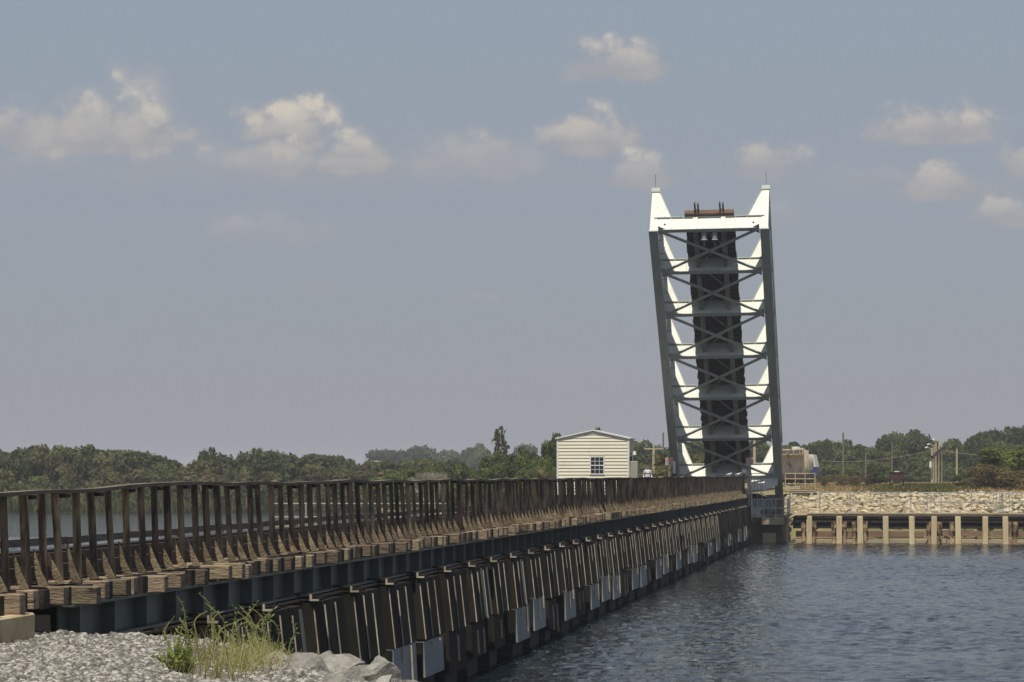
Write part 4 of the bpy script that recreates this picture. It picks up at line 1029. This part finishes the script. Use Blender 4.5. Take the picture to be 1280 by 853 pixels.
rk_lab = ['pale rock at the left end of the riprap row','small pale rock left of the tilted big rock','largest grey rock, tilted with a sharp crest, in the near riprap','flat white topped rock right of the tilted big rock','rightmost white topped rock at the near riprap edge',
 'low grey rock below the tilted big rock','broad grey rock near the bottom edge of the picture','broad grey rock under the white topped ones','small rock where gravel turns to riprap','small rock beside the dry grass at the gravel crest','small rock left of the pale riprap rock',
 'rock at the water edge below the rightmost one','grey rock half sunk in gravel beside the dry grass','rock at the bottom edge below the riprap','rock at the bottom edge nearest the water','rock at the bottom edge nearest the gravel']
for j, (px, py, D, s_, q) in enumerate(spots):
    v = P(px, py, D); v.z = min(v.z, ZG+.12)
    o = link('rock', frocks[j % 6], None, v, rot=(rr(-.5,.5), rr(-.5,.5), rr(0,6.28)), scale=(s_*1.25, s_, s_*1.1)); tag(o, rk_lab[j], 'rock', 'near riprap rocks')
rub = MB(); sm_r = [rock_mesh('riprap', 70+s_, 'rock_grey', 1) for s_ in range(4)]
for _ in range(900):
    k_ = rr(0, 1); x, y = P(rr(250,560), 0, rr(21,31))[:2]; d = sdist(x, y)
    if d < .15 or d > 4.5: continue
    s_ = rr(.07,.2); me = sm_r[random.randrange(4)]
    mm = Matrix.Translation((x, y, near_z(x,y)+s_*.2)) @ Matrix.Rotation(rr(0,6.28),4,'Z') @ Matrix.Rotation(rr(0,3),4,'X') @ Matrix.Diagonal((s_*1.2,s_,s_*.8,1))
    rub.poly([mm @ v_.co for v_ in me.vertices], [tuple(p.vertices) for p in me.polygons])
tag(rub.build('riprap_rubble','rock_grey',fix=False), 'small grey broken stone on the near slope down to the water', 'rubble', kind='stuff')

def weed(px, D, n, spread, hgt, lab, curl=1.0):
    x0, y0 = P(px, 0, D)[:2]; root = empty('weed', (x0, y0, ZG), lab, 'plant'); st = MB(); lv = MB()
    for i in range(n):
        bx, by = rr(-spread,spread), rr(-.25,.25); h = hgt*rr(.5,1.0); ph = rr(0,6.28); lean = rr(-.16,.16); pts = []; r_ = rr(.03,.065)*curl
        for q in range(13):
            t__ = q/12; a_ = ph+t__*5.2*curl
            k_ = max(0, t__-.5)*2
            pts.append((bx+lean*t__+r_*(.4+1.5*k_)*math.sin(a_)*t__+k_*k_*.05*math.copysign(1, math.sin(ph)), by+r_*(.4+1.2*k_)*t__*math.cos(a_), h*(t__-.16*k_*k_*max(0,math.sin(ph+1)))))
        st.tube(pts, [.010*(1-.5*q/12) for q in range(13)], 5)
        for q in range(22):
            k_ = random.randrange(2, 13); p = Vector(pts[k_]); d = Vector((rr(-1,1), rr(-1,1), rr(-.2,.8))).normalized()*rr(.02,.05); s_ = Vector((rr(-1,1),rr(-1,1),rr(-1,1))).normalized()*.006
            lv.poly([p-s_, p+d*.5-s_*1.3, p+d, p+s_], [(0,1,2,3)])
    st.build('stem','weed',root,fix=False); lv.build('leaves','weed',root,fix=False)
weed(245, 27.6, 9, .22, .62, 'leftmost clump of tall curling green weeds against the dark girder')
weed(303, 26.9, 11, .22, .66, 'middle clump of tall curling green weeds in front of the dark piers')
weed(340, 26.3, 8, .16, .60, 'rightmost clump of curling green weeds beside the near rocks')
weed(228, 28.2, 3, .08, .30, 'small single weed stems left of the tall clumps')
def tuft(px, D, n, spread, hgt, lab, m='drygrass', w=.006):
    x0, y0 = P(px, 0, D)[:2]; mb = MB()
    for i in range(n):
        bx = random.gauss(0,spread*.5); by = rr(-.6,.5); h = hgt*rr(.45,1.05); dx = rr(-.14,.14); dy = rr(-.1,.1); z0 = near_z(x0+bx,y0+by)-ZG
        pr = None; pts = [Vector((bx+dx*t__*t__, by+dy*t__, z0+h*t__*(1-.15*t__*abs(dx)*6))) for t__ in (0,.35,.7,1)]
        for q in range(3):
            w0 = w*(1-q/3.2); w1 = w*(1-(q+1)/3.2); mb.poly([pts[q]+Vector((-w0,0,0)), pts[q]+Vector((w0,0,0)), pts[q+1]+Vector((w1,0,0)), pts[q+1]+Vector((-w1,0,0))], [(0,1,2,3)])
        if random.random() < .5:
            for q in range(6):
                p = pts[3]+Vector((rr(-.012,.012), rr(-.01,.01), -rr(0,.10))); mb.poly([p, p+Vector((.012,0,.008)), p+Vector((.004,0,.02))], [(0,1,2)])
    return tag(mb.build('grass_tuft', m, loc=(x0,y0,ZG), fix=False), lab, 'grass', kind='stuff')
tuft(258, 25.6, 120, .34, .40, 'tall dry yellow grass tuft rising from the gravel below the weeds')
tuft(305, 25.0, 120, .36, .38, 'second dry yellow grass tuft beside the near rocks')
tuft(285, 24.2, 90, .45, .28, 'lower dry grass tuft at the bottom edge of the picture')
tuft(330, 26.0, 120, .25, .30, 'thin sparse grass between the weeds and the rocks', 'weed')
x0, y0 = P(226, 0, 24.6)[:2]
lp = empty('leafy_bush', (x0, y0, ZG), 'low bright yellow-green leafy bush at the bottom edge left of the dry grass', 'bush'); mb = MB(); st = MB()
for i in range(34):
    a_ = rr(0,6.28); r_ = rr(.02,.22); tip = Vector((math.cos(a_)*r_, math.sin(a_)*r_*.8, rr(.10,.27))); st.tube([(0,0,0), tip*.6+Vector((0,0,.02)), tip], .004, 4)
    for q in range(16):
        p = tip*rr(.5,1.1); d = Vector((rr(-1,1),rr(-1,1),rr(-.1,.9))).normalized(); s_ = d.cross(Vector((rr(-1,1),rr(-1,1),rr(-1,1)))).normalized(); ln = rr(.03,.055)
        mb.poly([p, p+d*ln*.5+s_*ln*.3, p+d*ln, p+d*ln*.5-s_*ln*.3], [(0,1,2,3)])
st.build('stem','weed',lp,fix=False); mb.build('leaves','leafy',lp,fix=False)

# ------------------------------------------------------------------ trees
def crown_np(seed, nblob=9, nleaf=2600, size=.055, flat=.8, tall=1.0, shape='round'):
    # crown in unit space: radius about .5 in x/y, z from 0 to 1
    rs = np.random.RandomState(seed); cs = []
    for i in range(nblob):
        a_ = rs.rand()*6.28; r_ = rs.rand()**.5*.36; z = .25+rs.rand()*.6
        if shape == 'cone': z = (i+.5)/nblob*.95; r_ = rs.rand()*.34*(1.08-z)
        br_ = (.15+.13*rs.rand())*(1.0 if shape != 'cone' else 1.15-.75*z)
        cs.append((math.cos(a_)*r_, math.sin(a_)*r_, min(z, 1-br_*.8), br_))
    for i in range(nblob//2): a_ = rs.rand()*6.28; cs.append((math.cos(a_)*.28, math.sin(a_)*.28, .12+rs.rand()*.15, .16+.08*rs.rand()))
    w = np.array([c_[3]**2 for c_ in cs]); w /= w.sum(); idx = rs.choice(len(cs), nleaf, p=w); C_ = np.array(cs)[idx]
    # several clumps on each blob
    nc = 26; cl = rs.randn(len(cs), nc, 3); cl /= np.linalg.norm(cl, axis=2, keepdims=True); cl[:, :, 2] = np.abs(cl[:, :, 2])*1.0-.25
    j = rs.randint(nc, size=nleaf); d = cl[idx, j]+rs.randn(nleaf, 3)*.24; d /= np.linalg.norm(d, axis=1, keepdims=True)
    rad = C_[:, 3]*(.72+.38*rs.rand(nleaf)); pos = C_[:, :3]+d*rad[:, None]*np.array([1,1,flat])
    n = d+rs.randn(nleaf,3)*.55; n /= np.linalg.norm(n, axis=1, keepdims=True)
    t1 = np.cross(n, rs.randn(nleaf,3)); t1 /= np.linalg.norm(t1, axis=1, keepdims=True); t2 = np.cross(n, t1)
    s_ = size*(.5+.8*rs.rand(nleaf))[:, None]
    V = np.stack([pos-t1*s_, pos+t2*s_*.6, pos+t1*s_, pos-t2*s_*.6], axis=1).reshape(-1,3)
    return V, np.arange(nleaf*4).reshape(-1,4)
crown_bank = {}
def crown_set(key, m, n=5, **kw):
    crown_bank[key] = [npmesh('crown', *crown_np(1000+len(crown_bank)*50+i, **kw), m) for i in range(n)]
crown_set('shore','fol_shore'); crown_set('olive','fol_olive', 4); crown_set('green','fol_green', 5, nleaf=3600, size=.05); crown_set('dark','fol_dark', 5)
crown_set('brown','fol_brown', 3, nleaf=1500, size=.04); crown_set('feather','fol_olive', 2, nblob=18, shape='cone', nleaf=1900, size=.04)
crown_set('yellow','fol_yellow', 2, nleaf=3000)
trunk_m = MB(); trunk_m.tube([(0,0,-.05),(.01,0,.3),(.03,.01,.62)], [.035,.026,.012], 7)
for a_ in (0.5,2.2,4.0,5.3): trunk_m.tube([(.01,0,.28),(.01+math.cos(a_)*.13,math.sin(a_)*.13,.48),(math.cos(a_)*.26,math.sin(a_)*.26,.66)], [.018,.012,.005], 5)
trunk_me = trunk_m.mesh('trunk','trunk')
def tree(px, D, ytop, z0, wpx, kind, lab, group, name='tree', crown_lo=0.0, solo=None):
    v = P(px, ytop, D); h = max(1.2, v.z-z0); w = wpx*D/F
    root = empty(name, (v.x, v.y, z0), lab, 'tree' if name != 'bush' else 'bush', group)
    root.rotation_euler = (0,0,rr(0,6.28))
    me = random.choice(crown_bank[kind])
    c_ = link('crown', me, root, (0,0,h*crown_lo), scale=(w, w, h*(1-crown_lo)*1.02)); link('trunk', trunk_me, root, scale=(h*.9, h*.9, h))
    return root
def prof(tab, x):
    for (x0,y0),(x1,y1) in zip(tab, tab[1:]):
        if x0 <= x <= x1: return y0+(y1-y0)*(x-x0)/(x1-x0)
    return tab[0][1] if x < tab[0][0] else tab[-1][1]
TL = [(-200,558),(0,558),(34,561),(47,556.5),(87,555),(106,558),(134,561),(175,564),(203,567),(231,573),(244,576),(259,562),(275,572),(294,568),(325,561),(359,564),(375,561),(394,570),(421,569),(435,573),(470,574),(560,575)]
x = -110
while x < 575:
    for q in (1,):
        D = rr(346,352); tree(x, D, prof(TL, x)+rr(-.5,2.5), .9, rr(44,60), random.choice(['shore','dark','shore','dark']), 'rounded dark olive tree in the skyline row of the left shore', 'skyline trees of the left shore')
    x += rr(15,20)
x = -110
while x < 560:
    tree(x, rr(336,342), prof(TL, x)+rr(9,17), .8, rr(38,56), random.choice(['shore','olive','olive','dark']), 'olive brown tree in the middle row of the left shore', 'middle row trees of the left shore'); x += rr(16,22)
x = -110
while x < 545:
    D = 328 if x < 300 else 335+max(0, (x-300))*.02
    tree(x, D+rr(-1,3), rr(590,606), .5, rr(30,46), random.choice(['shore','olive','green']), 'low waterside bush of the left shore', 'waterside bushes of the left shore', name='bush'); x += rr(22,30)
x = -100
while x < 575:
    tree(x, rr(352,358), prof(TL, x)+rr(1,4), .9, rr(44,60), random.choice(['shore','dark','olive']), 'tree of the rearmost skyline row on the left shore', 'rear skyline trees of the left shore'); x += rr(20,27)
tree(259, 344, 561, .9, 26, 'dark', 'dark tree standing up above the dip in the left skyline', None)
# far blue trees
for (x, yt, w) in ((410,569,40),(432,573,30),(482,562,38),(505,561,34),(527,558,44),(548,564,30),(560,563,40),(578,562,30),(600,553,30),(588,560,26),(645,558,36),(620,560,40),(655,556,30)):
    tree(x, rr(820,900), yt+1, 1.2, w*1.25, 'dark', 'bluish distant tree on the skyline between the left shore and the hut', 'far bluish trees')
# green grove behind the hut
TG = [(430,592),(470,590),(500,586),(560,582),(590,580),(617,568),(640,562),(657,553),(676,544),(700,545),(740,556),(790,560),(850,562)]
for row, (D0, dy, kinds) in enumerate(((262,0,('green','green','dark')),(250,14,('green','green')),(242,27,('green','dark')))):
    x = 470+row*25
    while x < 720:
        D = D0+max(0, (600-x))*.35; tree(x, D+rr(-2,2), prof(TG, x)+dy+rr(-2,3), .9, rr(30,44), random.choice(kinds), ['bright green tree in the top row of the grove left of the hut','bright green tree in the middle of the grove left of the hut','low green tree at the front of the grove left of the hut'][row], ['grove top row','grove middle row','grove front row'][row]); x += rr(17,24)
tree(626.5, 300, 534, .9, 62, 'feather', 'feathery grey-green tree rising above the grove left of the hut', None)
tree(757, 255, 533.5, 1.5, 34, 'dark', 'small dark tree top showing above the hut roof', None)
tree(690, 246, 543, .9, 36, 'green', 'tallest green tree touching the left wall of the hut', None)
# dead bare bush
v = P(538, 0, 238); db = empty('bare_bush', (v.x, v.y, .6), 'pale leafless bush in front of the green grove', 'bush'); mb = MB()
def branch(mb, p, d, L_, r_, n):
    q = p+d*L_; mb.tube([p, (p+q)/2+Vector((rr(-.03,.03),0,0)), q], [r_, r_*.8, r_*.55], 5)
    if n > 0:
        for _ in range(3): branch(mb, q, (d+Vector((rr(-.6,.6),rr(-.5,.5),rr(-.1,.35)))).normalized(), L_*.72, r_*.6, n-1)
for _ in range(7): branch(mb, Vector((rr(-.9,.9),rr(-.4,.4),0)), Vector((rr(-.5,.5),rr(-.2,.2),1)).normalized(), 1.35, .06, 4)
mb.build('branches','dead',db,fix=False)
# palms
def frond_fan(mb, c, d, L_, m):
    d = d.normalized(); s_ = d.cross(Vector((0,0,1))).normalized(); 
    for q in range(9):
        a_ = (q-4)/4*1.15; dd = d*math.cos(a_)+s_*math.sin(a_); dd.z -= .25*abs(a_)*.4; tip = c+d*L_*.35+dd*L_*.65; tip.z -= .15*L_
        n_ = dd.cross(Vector((0,0,1))).normalized()*L_*.05; mid = c+d*L_*.35+dd*L_*.3
        mb.poly([c+d*L_*.33, mid+n_, tip, mid-n_], [(0,1,2,3)], m)
def palm(px, D, ytop, z0, lab, group=None, dead=.3, sc=1.0):
    v = P(px, ytop, D); h = v.z-z0-.9*sc; root = empty('palm_tree', (v.x,v.y,z0), lab, 'palm', group)
    MB().tube([(0,0,-.2),(.05,0,h*.5),(0,0,h)],[.2*sc,.15*sc,.16*sc],8).build('trunk','trunk',root)
    mb = MB()
    for q in range(26):
        a_ = rr(0,6.28); el_ = rr(-.7,1.3); d = Vector((math.cos(a_)*math.cos(el_), math.sin(a_)*math.cos(el_), math.sin(el_)))
        frond_fan(mb, Vector((0,0,h)), d, rr(1.2,1.7)*sc, 'dead_frond' if el_ < -.2 or random.random() < dead*.4 else 'palm')
    mb.build('crown',None,root,fix=False)
for x in (128,176,232,238,258,263,270,308,330,343,392,418,430,452,460,476,488):
    palm(x, rr(322,330)+max(0,x-350)*.06, rr(582,592), .6, 'small cabbage palm with pale dead fronds among the left shore bushes', 'small palms of the left shore', dead=.9, sc=.75)
palm(826, 210, 572, 2.0, 'green palm behind the left warning sign', dead=.2)
palm(834, 205, 580, 2.0, 'low palm with drooping fronds beside the left warning sign', dead=.3, sc=.8)
palm(868, 236, 566, 2.4, 'palm seen between the leaf legs', dead=.2)
palm(884, 260, 566, 2.4, 'palm seen behind the dark deck of the leaf', dead=.2)
palm(676, 238, 588, .9, 'palm at the foot of the grove just left of the hut', dead=.3)
# right bank trees
TR = [(700,556),(780,552),(800,549),(830,549),(860,550),(950,551),(977,549),(999,549),(1020,546),(1030,542),(1036,543),(1042,551),(1063,551),(1076,554),(1081,551),(1102,544),(1120,540),(1130,536),(1146,534),(1155,543),(1163,547),(1191,551),(1210,547),(1220,537),(1240,535),(1262,536),(1400,536)]
for row, (D0, dy, kinds, lab, gr) in enumerate(((446,3,('dark','green','dark'),'tree of the rearmost row on the right bank','right bank rear trees'),(430,0,('dark','dark','green'),'dark green tree in the skyline row of the right bank','right bank skyline trees'),
        (410,13,('dark','green','dark'),'green tree in the middle row of the right bank','right bank middle trees'),(394,30,('green','dark','olive'),'low tree at the front of the right bank wood','right bank front trees'))):
    x = 760+row*9
    while x < 1390:
        if not (835 < x < 925 and False):
            tree(x, D0+rr(-4,4), prof(TR, x)+dy+rr(-1,3), 2.9, rr(34,52), random.choice(kinds), lab, gr)
        x += rr(21,28)
x = 770
while x < 1390:
    tree(x, rr(374,382), rr(589,597), 2.9, rr(26,40), random.choice(['dark','shore','brown','dark']), 'low bush along the foot of the right bank wood', 'bushes at the foot of the right wood', name='bush'); x += rr(24,34)
tree(1036, 400, 542, 2.9, 16, 'dark', 'small dark round tree top standing above the wood right of the train', None)
tree(1097, 300, 580, 3.0, 24, 'green', 'olive round bush on the dry grass left of the red box', None, name='bush')
for (x, D, yt, w, k_, lab) in ((1252,232,561,60,'yellow','tall yellow-green bush at the right edge of the bank'),(1284,228,556,64,'yellow','yellow-green bush cut by the right picture edge'),(1232,236,572,34,'green','green bush left of the tall yellow-green one'),
        (1240,222,580,62,'brown','brown scrubby bush in front of the yellow-green one'),(1274,220,582,66,'brown','brown scrubby bush at the right edge'),(1216,226,592,30,'brown','low brown scrub at the left end of the right thicket'),(1205,240,590,24,'green','small green bush at the left end of the right thicket')):
    tree(x, D, yt, 2.9, w, k_, lab, None, name='bush')
for (x, yt) in ((1064,600),(1072,598),(1052,599),(1085,601),(1030,601)):
    tree(x, rr(246,262), yt, 3.0, rr(14,22), 'brown', 'low dry brown shrub on the bank right of the train', 'dry shrubs on the bank', name='bush')
# undergrowth and grasses as stuff
def scatter(name, n, fn, size, m, lab, tall=1.0):
    rs = np.random.RandomState(len(name)*7); V = np.zeros((n,4,3)); k_ = 0
    for i in range(n):
        p = fn(rs)
        a_ = rs.rand()*3.14; w_ = size*(.5+rs.rand()); h_ = w_*tall*(.6+.8*rs.rand()); dx, dy = math.cos(a_)*w_, math.sin(a_)*w_; lx, ly = rs.randn()*.3*h_, rs.randn()*.3*h_
        V[i] = [[p[0]-dx,p[1]-dy,p[2]],[p[0]+dx,p[1]+dy,p[2]],[p[0]+dx*.2+lx,p[1]+dy*.2+ly,p[2]+h_],[p[0]-dx*.5+lx,p[1]-dy*.5+ly,p[2]+h_*.9]]
    return tag(link(name, npmesh(name, V.reshape(-1,3), np.arange(n*4).reshape(-1,4), m)), lab, name.replace('_',' '), kind='stuff')
def f_left(rs):
    px = -120+rs.rand()*690; D = 321+rs.rand()*26+(max(0,px-300))*.05; v = P(px,0,D); return (v.x, v.y, .5+rs.rand()*2.6)
scatter('undergrowth', 14000, f_left, .22, 'fol_shore', 'dense low undergrowth between the trees of the left shore')
def f_marsh(rs):
    px = -120+rs.rand()*690; D = 317.5+rs.rand()*8+(max(0,px-250))*.085; v = P(px,0,D); return (v.x, v.y, max(.0, far_z(v.x,v.y)))
scatter('marsh_grass', 12000, f_marsh, .09, 'marsh', 'pale green marsh grass along the left waterline', 9.0)
def f_right(rs):
    px = 760+rs.rand()*640; D = 380+rs.rand()*50; v = P(px,0,D); return (v.x, v.y, 2.9+rs.rand()*2.8)
scatter('wood_understorey', 12000, f_right, .25, 'fol_dark', 'dark understorey filling the wood on the right bank')
def f_dry(rs):
    px = 1000+rs.rand()*330; D = 195+rs.rand()**1.3*170; v = P(px,0,D); return (v.x, v.y, far_z(v.x,v.y)-.02)
scatter('bank_grass', 16000, f_dry, .05, 'straw', 'dry straw coloured grass on top of the right bank', 2.6)
def f_grn(rs):
    px = 1150+rs.randn()*35; D = 205+rs.rand()*60; v = P(px,0,D); return (v.x, v.y, far_z(v.x,v.y)-.02)
scatter('green_grass', 5000, f_grn, .05, 'marsh', 'greener grass around the pole cluster', 4.0)
def f_grove(rs):
    px = 470+rs.rand()*270; D = 238+rs.rand()*26+max(0,600-px)*.35; v = P(px,0,D); return (v.x, v.y, .7+rs.rand()*2.6)
scatter('grove_understorey', 6000, f_grove, .2, 'fol_green', 'green understorey of the grove left of the hut')

# far wood that reads as one mass to the horizon
def f_far(rs):
    px = -300+rs.rand()*1900; D = 1000+rs.rand()*250; v = P(px,0,D); n_ = mn.noise(Vector((px*.02,0,0)))*1.6; return (v.x, v.y, rs.rand()*(5.2+n_))
scatter('far_wood', 26000, f_far, .9, 'fol_dark', 'far wooded shoreline reading as one low blue-green mass')

# ------------------------------------------------------------------ haze
hz = MB().box(-2600, 2600, -60, 2600, -3.6, 26).build('haze', None) if False else None
HAZE = True
if HAZE:
    hm = bpy.data.materials.new('haze'); hm.use_nodes = True; t = hm.node_tree; t.nodes.clear()
    out = t.nodes.new('ShaderNodeOutputMaterial'); pv = t.nodes.new('ShaderNodeVolumePrincipled')
    pv.inputs['Color'].default_value = (.86,.90,1.0,1); pv.inputs['Density'].default_value = .00028; pv.inputs['Anisotropy'].default_value = 0.0
    t.links.new(pv.outputs[0], out.inputs['Volume']); M['haze'] = hm
    tag(MB().box(-9100, 9100, -260, 9100, -3.6, 26).build('haze', 'haze'), kind='stuff')
